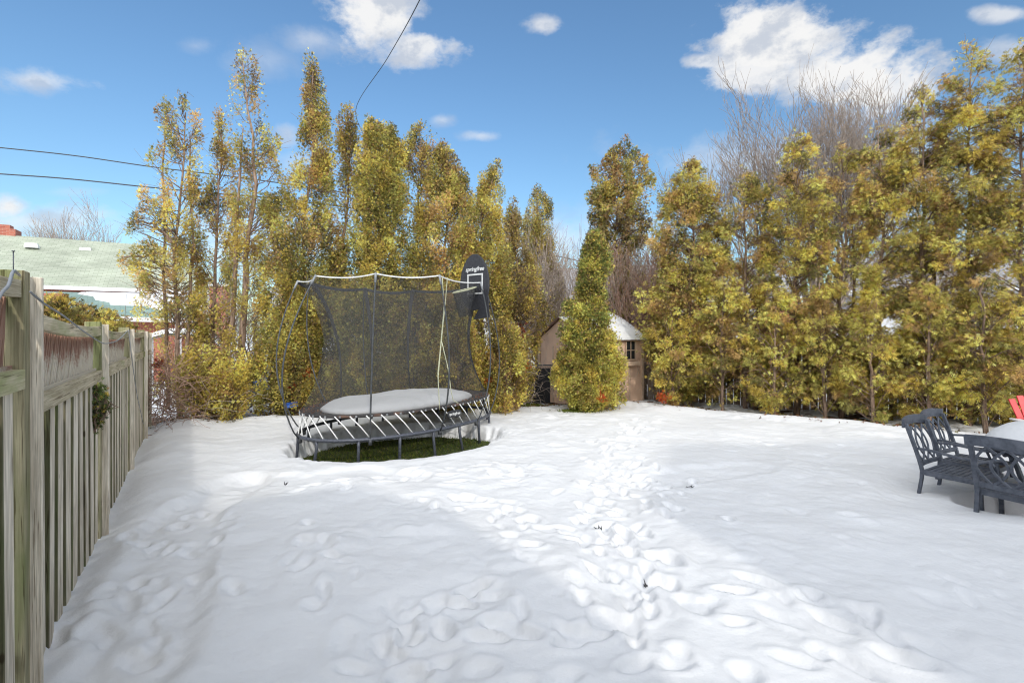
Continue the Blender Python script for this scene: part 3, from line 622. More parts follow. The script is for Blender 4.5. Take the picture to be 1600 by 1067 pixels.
make_tree(14.2, [(560, 962, 40), (480, 962, 46), (420, 962, 48), (370, 964, 50), (330, 966, 52), (290, 968, 48), (260, 970, 38), (238, 974, 20), (224, 977, 9), (214, 977, 4)], .85, gaps=.25, kind='puff', droop=.5, size=.075, clump=.12, seed=12,
          label='loose drooping greyish cedar rising behind the shed', group=GL, pal=('drab', 'top'), extras=[(1012, 285, 6), (1018, 282, 5), (920, 270, 8), (1008, 245, 6)])
make_tree(10.6, [(640, 922, 34), (620, 922, 48), (595, 922, 56), (560, 920, 52), (520, 918, 44), (480, 916, 38), (465, 920, 26), (440, 925, 24), (410, 928, 24), (385, 930, 18), (364, 930, 8)], 1.9, kind='puff', size=.048, clump=.10, seed=13, vstretch=1.1,
          label='bushy bright green cedar in front of the tan shed', group=None, pal=('bright', 'green'), name='cedar_bush', cat='bush')
# lower shrubby growth of the left row
for k, (px, top, bot, hw, D, lab) in enumerate([(318, 530, 650, 44, 9.5, 'low golden cedar growth in the left corner beside the vine tangle'), (362, 545, 655, 34, 9.3, 'low golden cedar growth between the two leftmost trunks'),
        (465, 440, 650, 42, 9.9, 'golden cedar shrub seen past the left trampoline poles'), (500, 560, 640, 36, 10.0, 'low cedar shrub seen through the left part of the net'), (790, 500, 640, 34, 10.4, 'drooping golden cedar shrub right of the trampoline'),
        (640, 470, 640, 45, 10.1, 'brown gold cedar shrub seen through the middle of the net'), (715, 480, 640, 40, 10.1, 'olive cedar shrub seen through the right part of the net')]):
    make_tree(D, [(bot, px, hw*.5), (bot-25, px, hw*.95), ((top+bot)/2, px, hw), (top+25, px, hw*.75), (top, px, hw*.25)], 1.0, gaps=.28, kind='puff', vstretch=2.1, size=.048, clump=.10, seed=30+k, droop=.2, name='cedar_shrub', cat='shrub',
              label=lab, group='golden cedar shrubs below the left row', pal=('warm', 'warm'), trunk_r=.035)
# right hedge
RT = [(1078, 250, 66, 11.6, 1.35, 'leftmost cedar of the right hedge with a broad pointed top beside the shed'), (1165, 262, 58, 11.1, .75, 'second cedar of the right hedge with an open lower top'), (1245, 205, 58, 10.6, .7, 'third cedar of the right hedge in front of the bare tree'),
      (1315, 228, 56, 10.2, .62, 'thin cedar of the right hedge with sky and bare twigs showing through'), (1378, 185, 56, 9.8, .75, 'cedar of the right hedge left of the stepped down tops'), (1440, 128, 60, 9.5, .72, 'tall cedar of the right hedge left of the highest one'),
      (1512, 62, 66, 9.2, .72, 'highest cedar of the right hedge with bare trunk under its top'), (1592, 62, 70, 8.9, .75, 'cedar of the right hedge at the right edge of the picture'), (1690, 70, 75, 8.5, .7, 'cedar of the right hedge half outside the right edge')]
for k, (px, top, hw, D, dn, lab) in enumerate(RT):
    base = HY+(H+.05)*F/D
    hh = base-top
    P = [(base-14, px, hw*.4), (base-34, px, hw*.8), (base-.25*hh, px, hw*1.12), (base-.45*hh, px-3, hw), (base-.62*hh, px+4, hw*.95), (base-.78*hh, px, hw*.8), (base-.88*hh, px+2, hw*.6), (base-.96*hh, px, hw*.32), (top, px, hw*.08)]
    make_tree(D, P, dn*.74, droop=.62, size=.078, clump=.12, seed=50+k, twigs=3., gaps=.12 if k == 0 else (.29 if k not in (3, 4) else .40), label=lab, group=GR, pal=('right', 'rtop'), vstretch=1.0, trunk_r=.055,
              trunks=[[(px+14, base, .1), (px+20, base-.5*hh, .15), (px+18, base-.8*hh, .1)]] if k % 2 else None)
# ragged front growth of the right hedge
for k, (px, top, hw, D) in enumerate([(1050, 480, 40, 11.0), (1130, 440, 46, 10.5), (1210, 470, 42, 10.0), (1290, 430, 44, 9.6), (1365, 460, 46, 9.15), (1450, 440, 48, 8.75), (1540, 430, 52, 8.35)]):
    base = HY+(H+.0)*F/D
    names = ['beside the shed window', 'second from the shed', 'third from the shed', 'fourth from the shed', 'left of the black chairs', 'behind the two black chairs', 'left of the red chair']
    make_tree(D, [(base-12, px, hw*.4), (base-34, px, hw*.9), ((base+top)/2, px, hw*1.1), (top+40, px, hw*.8), (top, px, hw*.3)], .42, droop=.75, size=.085, clump=.11, twigs=3., gaps=.33, seed=80+k, vstretch=.9, name='cedar_shrub', cat='shrub',
              label='drooping low cedar growth of the right hedge '+names[k], group='low drooping growth of the right hedge', pal=('right', 'right'), trunk_r=.04)
# shrub tops behind the left fence and the sprig that pokes through it
for k, (px, top, hw, D) in enumerate([(85, 462, 40, 6.8), (130, 478, 34, 7.6), (165, 482, 22, 8.2), (196, 495, 16, 9.)]):
    base = HY+30
    make_tree(D, [(base, px, hw), (HY-10, px, hw), (top+12, px, hw*.8), (top, px, hw*.3)], 1.3, kind='puff', size=.06, clump=.10, seed=100+k, vstretch=1.1, name='cedar_shrub', cat='shrub', trunk_r=.03, z0=.6 if 0 else -.3,
              label=['dark golden shrub top behind the fence beside the near post', 'lower shrub top behind the fence before the second post', 'rounded golden shrub top above the second fence post', 'smallest golden shrub top above the third fence post'][k], group='shrub tops behind the left fence', pal=('warm', 'dense'))
make_tree(3.92, [(672, 148, 6), (655, 152, 13), (630, 156, 18), (610, 152, 15), (598, 146, 8)], 3.0, twigs=0, kind='puff', size=.03, clump=.035, seed=120, label='dark green evergreen sprig poking through the left fence', name='evergreen_sprig', cat='shrub', pal=('green', 'green'), trunk_r=.006, z0=.95, depthk=.6, bare_in=0)

# ------------------------------------------------------------------ bare trees
def bare(name, base, hgt, spread, seed, label, cat='tree', r0=.1, m='twig', levels=5, up=.35, dirs=None, nk=4, group=None, split=.2, thin=.0026):
    rl = random.Random(seed); mb_t = MB(); mb_c = MB()
    def grow(p, d, ln, r, lev):
        n = 5 if lev < 3 else 4; pts = [p.copy()]; dd = d.copy()
        for i in range(n):
            dd = dd+Vector((rl.gauss(0, .12), rl.gauss(0, .12), rl.gauss(0, .08)+up*.16)); dd.normalize(); p = p+dd*ln/n; pts.append(p.copy())
        r1 = max(r*.5, thin)
        (mb_t if lev == 0 else mb_c).tube([tuple(q) for q in pts], np.linspace(r, r1, n+1), 7 if lev < 2 else (4 if lev < 3 else 3))
        if lev >= levels: return
        for k in range(nk+(1 if lev < 2 else 0)):
            t = split+(1-split)*(k+rl.random())/nk if lev else rl.uniform(.35, 1); t = min(t, .999); f = t*n; i = int(f); q = pts[i].lerp(pts[min(i+1, n)], f-i)
            a = rl.uniform(0, 2*PI); sp = spread*rl.uniform(.6, 1.2)
            ax = Vector((math.cos(a), math.sin(a), 0)); nd = (dd+ax*sp+Vector((0, 0, up*.5))); nd.normalize()
            grow(q, nd, ln*rl.uniform(.55, .8), max(r*(1-.5*t)*.58, thin), lev+1)
    base = Vector(base); root = empty(name, base); tag(root, label, cat, group)
    for d in (dirs or [(0, 0, 1)]): grow(base.copy(), Vector(d).normalized(), hgt*.42, r0, 0)
    part(mb_t, 'trunk', M[m], root, True); part(mb_c, 'branches', M[m], root, True)
b = at(1265, 560, 16.); bare('bare_tree', (b[0], 16., -.3), 9.3, .50, 11, 'wide leafless tree fanning out behind the right hedge', r0=.16, levels=5, up=.34, dirs=[(-.32, 0, 1), (-.12, .1, 1), (.3, .1, 1), (.05, -.1, 1), (.42, 0, 1)], nk=4, thin=.0048, m='darktwig')
b = at(872, 560, 13.4); bare('bare_tree', (b[0], 13.4, -.3), 4.8, .6, 12, 'forked leafless tree left of the shed bush', r0=.075, levels=4, up=.3, dirs=[(.1, 0, 1), (-.15, .1, 1)], nk=4, thin=.003)
b = at(1000, 560, 12.9); bare('bare_tree', (b[0], 12.9, -.2), 4.2, .6, 13, 'reddish brown leafless thicket behind the right side of the shed', r0=.05, levels=4, up=.2, dirs=[(.2, 0, 1), (-.3, 0, 1), (0, .2, 1), (.45, 0, 1)], m='vine', nk=4)
b = at(815, 560, 12.9); bare('bare_tree', (b[0], 12.9, -.2), 4.9, .5, 14, 'slim leafless tree left of the small cone topped cedar', r0=.05, levels=4, up=.4, nk=4, thin=.003)
b = at(385, 560, 12.); bare('bare_tree', (b[0], 12., -.3), 3.9, .55, 15, 'grey leafless tree seen behind the tallest left hand cedar', r0=.06, levels=4, up=.3, dirs=[(-.1, 0, 1), (.2, .1, 1)], nk=4)
for k, (px, D, hg, mm_, lb) in enumerate([(935, 13.6, 4.6, 'twig', 'grey leafless tree rising directly behind the shed bush'), (1025, 13.8, 4.8, 'vine', 'reddish leafless tree between the shed and the right hedge'), (850, 14.4, 4.9, 'twig', 'pale leafless tree behind the small cone topped cedar'), (975, 14.6, 5.2, 'twig', 'dense grey leafless tree behind the drooping greyish cedar')]):
    b = at(px, 560, D); bare('bare_tree', (b[0], D, -.3), hg, .55, 40+k, lb, r0=.06, levels=4, up=.3, dirs=[(-.25, 0, 1), (.25, .1, 1), (.0, -.1, 1)], m=mm_, nk=4, thin=.004)
b = at(700, 560, 13.5); bare('bare_tree', (b[0], 13.5, -.3), 4.4, .6, 19, 'grey leafless tree seen between the cedars behind the backboard', r0=.06, levels=4, up=.2, dirs=[(-.3, 0, 1), (.2, .1, 1)], nk=4)
b = at(122, 560, 42.); bare('bare_tree', (b[0], 42., -.3), 13.0, .55, 16, 'distant leafless tree rising behind the green roof, left of its twin', r0=.2, levels=4, up=.3, nk=5, thin=.010)
b = at(160, 560, 44.); bare('bare_tree', (b[0], 44., -.3), 12.6, .5, 17, 'distant leafless tree rising behind the green roof, right of its twin', r0=.18, levels=4, up=.3, nk=5, thin=.010)
b = at(1480, 560, 15.); bare('bare_tree', (b[0], 15., -.3), 6.4, .6, 18, 'leafless tree behind the right end of the hedge', r0=.12, levels=4, up=.25, dirs=[(-.3, 0, 1), (.3, .1, 1)], nk=4, thin=.004)
# vine tangle in the left corner
def tangle(name, c, ext, n, seed, label, m='vine', r=.005, cat='vine'):
    rl = random.Random(seed); mb = MB()
    for i in range(n):
        p = np.array([c[0]+rl.gauss(0, ext[0]), c[1]+rl.gauss(0, ext[1]), rl.uniform(-.05, ext[2]*.7)]); d = np.array([rl.gauss(0, 1), rl.gauss(0, .6), rl.gauss(.5, .8)]); pts = [p]
        for k in range(9):
            d = d/np.linalg.norm(d)+np.array([rl.gauss(0, .35), rl.gauss(0, .3), rl.gauss(-.06, .3)]); p = p+d/np.linalg.norm(d)*.11
            p[2] = min(max(p[2], -.05), ext[2]+.1); pts.append(p.copy())
        mb.tube(pts, np.linspace(r*rl.uniform(.6, 1.6), r*.4, 10), 4)
    o = mb.build(name, M[m], smooth=True, origin=(c[0], c[1], 0)); tag(o, label, cat)
tangle('vine_tangle', (-5.93, 8.75), (.09, .16, 1.45), 170, 3, 'reddish brown tangle of bare vines at the far end of the left fence')
tangle('vine_tangle', (-5.6, 9.5), (.5, .2, .7), 110, 4, 'low grey brown tangle of twigs under the leftmost cedars', m='twig', r=.004)
tangle('vine_tangle', (-.2, 11.2), (.6, .25, 1.1), 90, 5, 'dark twiggy tangle between the trampoline and the shed', m='twig', r=.004)
tangle('vine_tangle', (2.6, 12.6), (.6, .2, 1.9), 160, 6, 'brown twiggy tangle above the right side of the shed', m='twig', r=.004)
# clusters of orange dead leaves
rng = np.random.default_rng(55)
for k, (px, py, D, sz, lab) in enumerate([(818, 573, 10.6, .10, 'bright orange dead leaves beside the left wall of the shed'), (767, 594, 10.3, .10, 'orange dead leaves low beside the right trampoline poles'), (938, 620, 10.1, .09, 'orange dead leaves at the foot of the shed bush'),
        (1035, 620, 10.6, .12, 'red orange dead leaves at the foot of the hedge beside the shed'), (811, 517, 11.0, .16, 'dark red dead leaves high between backboard and shed'), (248, 568, 9.0, .08, 'red dead leaves in the left corner cedar'), (478, 583, 9.7, .07, 'orange dead leaves behind the left trampoline pole'), (457, 605, 9.7, .06, 'small orange dead leaves low behind the left trampoline pole')]):
    n = 60; c = at(px, py, D); pos = c+rng.normal(0, sz*.5, (n, 3)); dirs = rng.normal(size=(n, 3)); dirs[:, 2] -= .6
    tt = np.array([(.62, .17, .035), (.5, .1, .03), (.4, .07, .03)] if k not in (4, 5) else [(.3, .05, .025), (.36, .1, .04), (.22, .05, .03)])[rng.integers(0, 3, n)]
    V, Fq, Cc = sprays(pos, dirs, np.full(n, .07), tt, 'puff'); o = npmesh('dead_leaves', V-c, Fq, M['leaf'], None, Cc); o.location = c
    tag(o, lab, 'leaves', 'clusters of orange dead leaves')
# litter on the ground below the hedges
n = 5200; t = rng.uniform(0, len(BED)-1.001, n); i = t.astype(int); B = np.array(BED); p = B[i]+(B[i+1]-B[i])*(t-i)[:, None]; p += rng.normal(0, .28, (n, 2))+np.array([0, .25])
zz = np.maximum(snow_h(p[:, 0].copy(), p[:, 1].copy()), -.09)+.012; pos = np.stack([p[:, 0], p[:, 1], zz], 1); dirs = rng.normal(size=(n, 3)); dirs[:, 2] *= .15
tt = np.array([(.2, .09, .045), (.28, .13, .06), (.12, .08, .045), (.2, .17, .05)])[rng.integers(0, 4, n)]
keep = vnoise(p[:, 0]*1.3+5, p[:, 1]*1.3) > .42
V, Fq, Cc = sprays(pos[keep], dirs[keep], rng.uniform(.03, .075, n)[keep], tt[keep], 'puff', .05)
tag(npmesh('leaf_litter', V, Fq, M['leaf'], None, Cc), 'brown fallen leaves and twigs scattered below the hedges', 'leaf litter', kind='stuff')
# small tufts of lawn showing through by the shed
for k, (px, py, w) in enumerate([(829, 633, .22), (905, 643, .35)]):
    g2 = gx(px, py); n = 500; pos = np.stack([g2[0]+rng.normal(0, w*.5, n), g2[1]+rng.normal(0, .09, n), np.full(n, hsnow(*g2)+.0)], 1); dirs = rng.normal(0, .5, (n, 3)); dirs[:, 2] = 1
    V, Fq, Cc = sprays(pos, dirs, np.full(n, .05), np.tile([(.14, .17, .03)], (n, 1)), 'puff')
    tag(npmesh('grass_patch', V, Fq, M['leaf'], None, Cc), ['small green grass patch left of the shed', 'wider olive grass patch in front of the shed bush'][k], 'grass', kind='stuff')
# dark bits lying on the snow
for k, (px, py) in enumerate([(445, 761), (1077, 758), (937, 827), (1008, 910)]):
    g2 = gx(px, py); mb = MB(); z0 = hsnow(*g2)
    for q in range(4):
        a = rnd.uniform(0, 6.28); l = rnd.uniform(.02, .05); c = (g2[0]+rnd.gauss(0, .015), g2[1]+rnd.gauss(0, .01), z0+.012); mb.tube([c, (c[0]+l*math.cos(a)*.6, c[1]+l*math.sin(a)*.3, c[2]+.006), (c[0]+l*math.cos(a), c[1]+l*math.sin(a), c[2]+rnd.uniform(0, .03))], [.004, .005, .002], 5)
    tag(mb.build('twig_scrap', M['cable']), ['dark twig scraps on the snow in front of the trampoline', 'dark twig scrap on the snow left of the chairs', 'tiny dark scrap in the footprint trail', 'dark scrap sticking up from the deep footprints'][k], 'twig', 'dark scraps on the snow')

# ------------------------------------------------------------------ fences
_box_cache = {}
def pbox(name, m, root, c, size, rz=0., bevel=.004, top=None, edge=None):
    """a box part with its own origin; the mesh is shared by parts of one size"""
    key = (name, m.name, tuple(round(s, 3) for s in size), bevel, top)
    if key not in _box_cache:
        mb = MB(); mb.box((0, 0, 0), size, taper=1.0); me = bpy.data.meshes.new(name)
        import bmesh
        me.from_pydata(mb.v, [], mb.f); bm = bmesh.new(); bm.from_mesh(me)
        if bevel: bmesh.ops.bevel(bm, geom=bm.edges[:], offset=bevel, segments=1, affect='EDGES')
        # a few cuts and a little unevenness so long boards are not ruler straight
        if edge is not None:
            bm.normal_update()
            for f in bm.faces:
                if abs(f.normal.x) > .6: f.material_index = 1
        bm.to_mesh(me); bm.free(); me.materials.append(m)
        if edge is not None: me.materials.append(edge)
        _box_cache[key] = me
    o = bpy.data.objects.new(name, _box_cache[key]); col.objects.link(o); o.parent = root
    l = root.location if root is not None else (0, 0, 0)
    o.location = (c[0]-l[0], c[1]-l[1], c[2]-l[2]); o.rotation_euler = (0, 0, rz); return o
fd = LFd; fn = np.array([fd[1], -fd[0]]); fa = math.atan2(fd[1], fd[0])
def fp(s, n=0.): p = LF0+fd*(s-.07)+fn*(n-.05); return p
fence = empty('wooden_fence', (LF0[0], LF0[1], -.25)); tag(fence, 'weathered grey board fence with slatted top strip along the left side', 'fence')
posts = [-2.36, -.055, 2.24, 4.51, 6.76, 7.72]; ptop = [1.95, 1.87, 1.69, 1.665, 1.645, 1.62]
for i, (s, zt) in enumerate(zip(posts, ptop)):
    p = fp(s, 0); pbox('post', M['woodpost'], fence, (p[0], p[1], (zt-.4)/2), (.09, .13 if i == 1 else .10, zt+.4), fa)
    if i: q = fp(s+.052, .062 if i == 1 else .05); pbox('post_face', M['wood'], fence, (q[0], q[1], (zt-.42)/2), (.025, .09, zt+.38), fa)
def bay(s0, s1, zt0, zt1, zl, sag=.045):
    L_ = s1-s0; n = 12; t = np.linspace(0, 1, n)
    def pts(za, zb, nn, sg): return [(*fp(s0+L_*q, nn), za+(zb-za)*q-sg*4*q*(1-q)) for q in t]
    mb = MB(); mb.ribbon(pts(zt0-.04, zt1-.04, .035, sag), .075, .04, (0, 0, 1)); part(mb, 'top_rail', M['rail'], fence, bevel=.003)
    mb = MB(); mb.ribbon(pts(zl, zl, .045, .0), .085, .045, (0, 0, 1)); part(mb, 'middle_rail', M['rail'], fence, bevel=.003)
    mb = MB(); k = int(L_/.026)
    for i in range(k):
        s = s0+.03+(L_-.06)*i/k; q = (s-s0)/L_; za = zl+.04; zb = zt0+(zt1-zt0)*q-sag*4*q*(1-q)-.075
        ln = .12*(zb-za)/.25; s2 = min(s+ln, s1-.01)
        off = .004*((i % 2)*2-1)+rnd.gauss(0, .0015)
        mb.ribbon([(*fp(s, off), za), (*fp((s+s2)/2, off+.002), (za+zb)/2), (*fp(s2, off), zb)], .023, .006, (*fd, 0))
    mb.ribbon(pts(zl+.05, zl+.05, .02, 0), .02, .012, (0, 0, 1))
    part(mb, 'lath_panel', M['lath'], fence)
    mb = MB(); k = int(L_/.026)
    for i in range(k):
        s = s0+.03+(L_-.06)*i/k; q = (s-s0)/L_; za = zl+.04; zb = zt0+(zt1-zt0)*q-sag*4*q*(1-q)-.075
        s2 = max(s-.12, s0+.01); mb.ribbon([(*fp(s, -.018), za), (*fp(s2, -.018), zb)], .030, .005, (*fd, 0))
    part(mb, 'lath_backing', M['lath'], fence)
    nb = max(2, int(round(L_/.222))); 
    for i in range(nb):
        s = s0+L_*(i+.5)/nb; z1 = zl-.035
        p = fp(s+rnd.gauss(0, .004), .028); o = pbox('board', M['wood'], fence, (p[0], p[1], (z1-.25)/2), (.138, .027, z1+.25), fa+rnd.gauss(0, .02), edge=M['woodshade']); o.rotation_euler.x = rnd.gauss(0, .003)  # side faces take the dark tone with the shade painted in
        p = fp(s+L_/nb/2, -.032)
        if i < nb-1: pbox('rear_board', M['woodshade'], fence, (p[0], p[1], (z1-.25)/2), (.208, .019, z1+.25), fa)
    p = fp((s0+s1)/2, -.004); pbox('lower_rail', M['woodgreen'], fence, (p[0], p[1], .18), (L_, .038, .085), fa)
bay(-2.3, -.10, 1.84, 1.83, 1.40, .02); bay(0., 2.19, 1.715, 1.655, 1.255, .03); bay(2.30, 4.46, 1.645, 1.635, 1.26, .03); bay(4.57, 6.71, 1.63, 1.62, 1.27, .02); bay(6.82, 7.68, 1.62, 1.60, 1.27, .01)
nl = MB()
for s, n_, dz in ((-.045, -.01, .085), (-.012, .03, .09)):
    p = fp(s, n_-.02); nl.tube([(*p, 1.84), (*p, 1.87+dz)], .0022, 6); nl.tube([(*p, 1.868+dz), (*p, 1.872+dz)], .006, 8)
part(nl, 'nail', M['metal'], fence, True)
def cable(name, pts, r, m, label, n=60, cat='cable'):
    P = np.array(pts, float); seg = np.r_[0, np.cumsum(np.linalg.norm(np.diff(P, axis=0), axis=1))]; k = len(P)
    # Catmull-Rom through the points
    out = []
    for i in range(k-1):
        p0, p1, p2, p3 = P[max(i-1, 0)], P[i], P[i+1], P[min(i+2, k-1)]
        for t in np.linspace(0, 1, max(3, n//(k-1)), endpoint=False): out.append(.5*((2*p1)+(-p0+p2)*t+(2*p0-5*p1+4*p2-p3)*t*t+(-p0+3*p1-3*p2+p3)*t**3))
    out.append(P[-1]); mb = MB(); mb.tube(out, r, 6); c = P[0]; o = mb.build(name, M[m], smooth=True, origin=tuple(c)); tag(o, label, cat); return o
def fpx(px, py, k=.87): return at(px, py, 589.6/(298.4-px)*k)
cable('cable', [fpx(-30, 520), fpx(0, 462), fpx(13, 446), fpx(21, 424, .93), fpx(30, 430, 1.0)], .006, 'greycable', 'thick grey cable looped over the near fence post')
cable('cable', [fpx(47, 456, .90), fpx(70, 475), fpx(100, 494), fpx(130, 517), fpx(158, 535), fpx(170, 536), fpx(185, 531), fpx(199, 517, .9)], .0045, 'greycable', 'thin grey cable sagging from the near fence post to the third post')
cable('cable', [fpx(201, 515, .9), fpx(206, 560), fpx(213, 610), fpx(219, 640), fpx(224, 662)], .004, 'greycable', 'thin wire hanging down the boards near the far fence end')
# right back fence
A = np.array([2.7, 13.1]); B = np.array([10.9, 8.45]); dd = B-A; Ln = np.linalg.norm(dd); dd /= Ln; nn_ = np.array([dd[1], -dd[0]]); aa = math.atan2(dd[1], dd[0])
bf = empty('board_fence', (A[0], A[1], -.25)); tag(bf, 'brown grey board fence running behind the right hand hedge', 'fence')
nb = int(Ln/.152); hs = {}
for i in range(nb):
    s = (i+.5)*.152; p = A+dd*s; h = 1.42+rnd.choice([0, .01, -.01]); pbox('board', M['backfence'], bf, (p[0], p[1], (h-.3)/2), (.139, .019, h+.3), aa+rnd.gauss(0, .01))
for z in (.35, 1.2):
    p = A+dd*Ln/2+nn_*(-.03); pbox('rail', M['backfence'], bf, (p[0]-nn_[0]*0, p[1], z), (Ln, .04, .09), aa)
p = A+dd*Ln/2+nn_*.0; pbox('cap_rail', M['backfence'], bf, (p[0], p[1], 1.455), (Ln, .11, .035), aa)
for i in range(5):
    p = A+dd*(i*Ln/4)-nn_*.07; pbox('post', M['backfence'], bf, (p[0], p[1], .6), (.09, .09, 1.8), aa)
# dark chain link fence between trampoline and shed
cf = empty('wire_fence', (-1.6, 12.2, -.25)); tag(cf, 'low dark wire fence in the gap left of the shed', 'fence')
mb = MB()
for i in range(60):
    x0 = -1.6+i*.04
    for s in (-1, 1): mb.ribbon([(x0, 12.2+.0015*s, -.1), (x0+s*.45, 12.2+.0015*s, .8)], .006, .003, (1, 0, 0))
part(mb, 'mesh', M['cable'], cf)
for x in (-1.8, -.3, 1.2): pbox('post', M['metal'], cf, (x, 12.24, .3), (.05, .05, 1.3))
pbox('top_rail', M['metal'], cf, (-.2, 12.2, .83), (3.1, .03, .03))
pbox('privacy_screen', M['black'], cf, (-.25, 12.29, .33), (3.0, .012, .85))

# ------------------------------------------------------------------ shed
SL = np.array([.69, 12.6]); SN = np.array([1.64, 11.4]); SR = np.array([3.12, 12.3]); SBk = SL+SR-SN
shed = empty('garden_shed', ((SN[0]+SBk[0])/2, (SN[1]+SBk[1])/2, -.06)); tag(shed, 'small tan plastic garden shed with a snowy gabled roof behind the bright bush', 'shed')
ZW, ZA = 1.47, 1.93
def wall(mb, a, b, z0, z1, th=.04, apex=None):
    n = np.array([b[1]-a[1], a[0]-b[0]]); n = n/np.linalg.norm(n)
    poly = [(*a, z0), (*b, z0), (*b, z1)]+([(*((a+b)/2), apex)] if apex else [])+[(*a, z1)]
    mb.prism(poly, (*n, 0), th)
def ins(a, b, k=.022): d = (b-a)/np.linalg.norm(b-a); return a+d*k, b-d*k
mb = MB(); wall(mb, *ins(SL, SN), -.06, ZW, apex=ZA); wall(mb, *ins(SR, SBk), -.06, ZW, apex=ZA); wall(mb, *ins(SN, SR), -.06, ZW); wall(mb, *ins(SBk, SL), -.06, ZW); part(mb, 'wall', M['shed'], shed)
mb = MB()
for c in (SL, SN, SR, SBk): mb.box((*c, .70), (.085, .085, 1.54), Matrix.Rotation(math.atan2(*(SN-SL)[::-1]), 3, 'Z'))
part(mb, 'corner_trim', M['shedtrim'], shed, bevel=.012)
# vertical panel ribs on the two visible walls
mb = MB()
for (a, b, n) in ((SL, SN, 3), (SN, SR, 4)):
    nrm = np.array([b[1]-a[1], a[0]-b[0]]); nrm /= np.linalg.norm(nrm)
    for i in range(1, n):
        p = a+(b-a)*i/n+nrm*.026; mb.box((*p, .62), (.05, .022, 1.34), Matrix.Rotation(math.atan2(*(b-a)[::-1]), 3, 'Z'))
part(mb, 'panel_rib', M['shedtrim'], shed, bevel=.006)
# roof: ridge from middle of LN to middle of (SR,SBk)
rd = (SR-SN)/np.linalg.norm(SR-SN); gd = (SN-SL)/np.linalg.norm(SN-SL)
m1 = (SL+SN)/2-rd*.10; m2 = (SR+SBk)/2+rd*.10; hw_ = np.linalg.norm(SN-SL)/2; slope = (ZA-ZW)/hw_
for sgn in (1, -1):
    e1 = m1+gd*sgn*(hw_+.12); e2 = m2+gd*sgn*(hw_+.12); ze = ZA-(hw_+.12)*slope
    mb = MB(); a_, b_, c_, d_ = [np.array(q) for q in ((*m1, ZA+.03), (*m2, ZA+.03), (*e2, ze+.03), (*e1, ze+.03))]
    nrm = np.cross(b_-a_, d_-a_); mb.prism([a_, b_, c_, d_], nrm, .035); part(mb, 'roof', M['shedroof'], shed, bevel=.005)
tt = math.atan2(*(SR-SN)[::-1]); wn = np.array([(SR-SN)[1], -(SR-SN)[0]]); wn /= np.linalg.norm(wn)
wc = SN+(SR-SN)*.765+wn*.03
w_ = pbox('window', M['dark'], shed, (*wc, 1.19), (.27, .02, .44), tt, 0)
mb = MB(); RR = Matrix.Rotation(tt, 3, 'Z')
for dx, dz, sx_, sz_ in ((0, .225, .33, .035), (0, -.225, .33, .035), (-.15, 0, .035, .42), (.15, 0, .035, .42), (0, 0, .018, .40), (0, 0, .27, .018)):
    p = wc+rd*dx+wn*.012; mb.box((*p, 1.19+dz), (sx_, .02, sz_), RR)
mb.v = [(a-shed.location[0]-w_.location[0], b-shed.location[1]-w_.location[1], c-shed.location[2]-w_.location[2]) for a, b, c in mb.v]
fr = mb.build('frame', M['shedtrim'], w_); fr.rotation_euler = (0, 0, -tt)
fr.data.transform(Matrix.Rotation(0, 4, 'Z'))
p = wc+wn*.06; pbox('window_box', M['shedtrim'], shed, (*p, .88), (.46, .11, .10), tt, .01)
# snow on the roof: rounded slab over the camera side slope
mb = MB(); U, Vn = 26, 14; P = np.zeros((U, Vn, 3)); B0 = np.zeros((U, Vn, 3))
for i in range(U):
    for j in range(Vn):
        a = i/(U-1); b = j/(Vn-1); base = (m1+(m2-m1)*a); q = base+gd*(b*1.10-.08)*(hw_+.12)
        zr = ZA+.05-abs(b*1.10-.08)*(hw_+.12)*slope; e = min(a, 1-a)*2.2; e2 = min(b*1.0+.1, 1-b); th = .13*min(1, (e*3)**.5)*min(1, (e2*5))**.5*(.85+.5*float(vnoise(np.array(a*5.), np.array(b*3.))))
        if a < .28: th *= a/.28*.3
        P[i, j] = (*q, zr+th); B0[i, j] = (*q, zr)
top = P.reshape(-1, 3); mb.lathe_grid(P); mb.lathe_grid(B0[:, ::-1])
mb.lathe_grid(np.stack([B0[-1], P[-1]])); mb.lathe_grid(np.stack([P[:, -1], B0[:, -1]])); mb.lathe_grid(np.stack([B0[:, 0], P[:, 0]])); mb.lathe_grid(np.stack([P[0], B0[0]]))
c0 = tuple(P[U//2, Vn//2]); o = mb.build('roof_snow', M['snow'], smooth=True, origin=c0); tag(o, 'rounded snow lying on the right slope of the shed roof', 'snow')

# ------------------------------------------------------------------ trampoline
tr = empty('trampoline', (TC[0], TC[1], -.22)); tag(tr, 'oval trampoline with black safety net and bowed poles standing in a melted hollow', 'trampoline')
NT = 720
def oval(k, a=TA, b=TB, e=2.15):
    t = np.arange(NT)/NT*2*PI; c, s = np.cos(t), np.sin(t); x = a*k*np.sign(c)*np.abs(c)**(2/e); y = b*k*np.sign(s)*np.abs(s)**(2/e)
    co_, si = math.cos(TT), math.sin(TT); return np.stack([TC[0]+x*co_-y*si, TC[1]+x*si+y*co_], 1)
def arcres(P, n):
    Q = np.vstack([P, P[:1]]); s = np.r_[0, np.cumsum(np.linalg.norm(np.diff(Q, axis=0), axis=1))]
    u = np.arange(n)/n*s[-1]; return np.stack([np.interp(u, s, Q[:, 0]), np.interp(u, s, Q[:, 1])], 1), s[-1]
fr_, LEN = arcres(oval(1.0), 720); mt_, _ = arcres(oval(.985), 720)
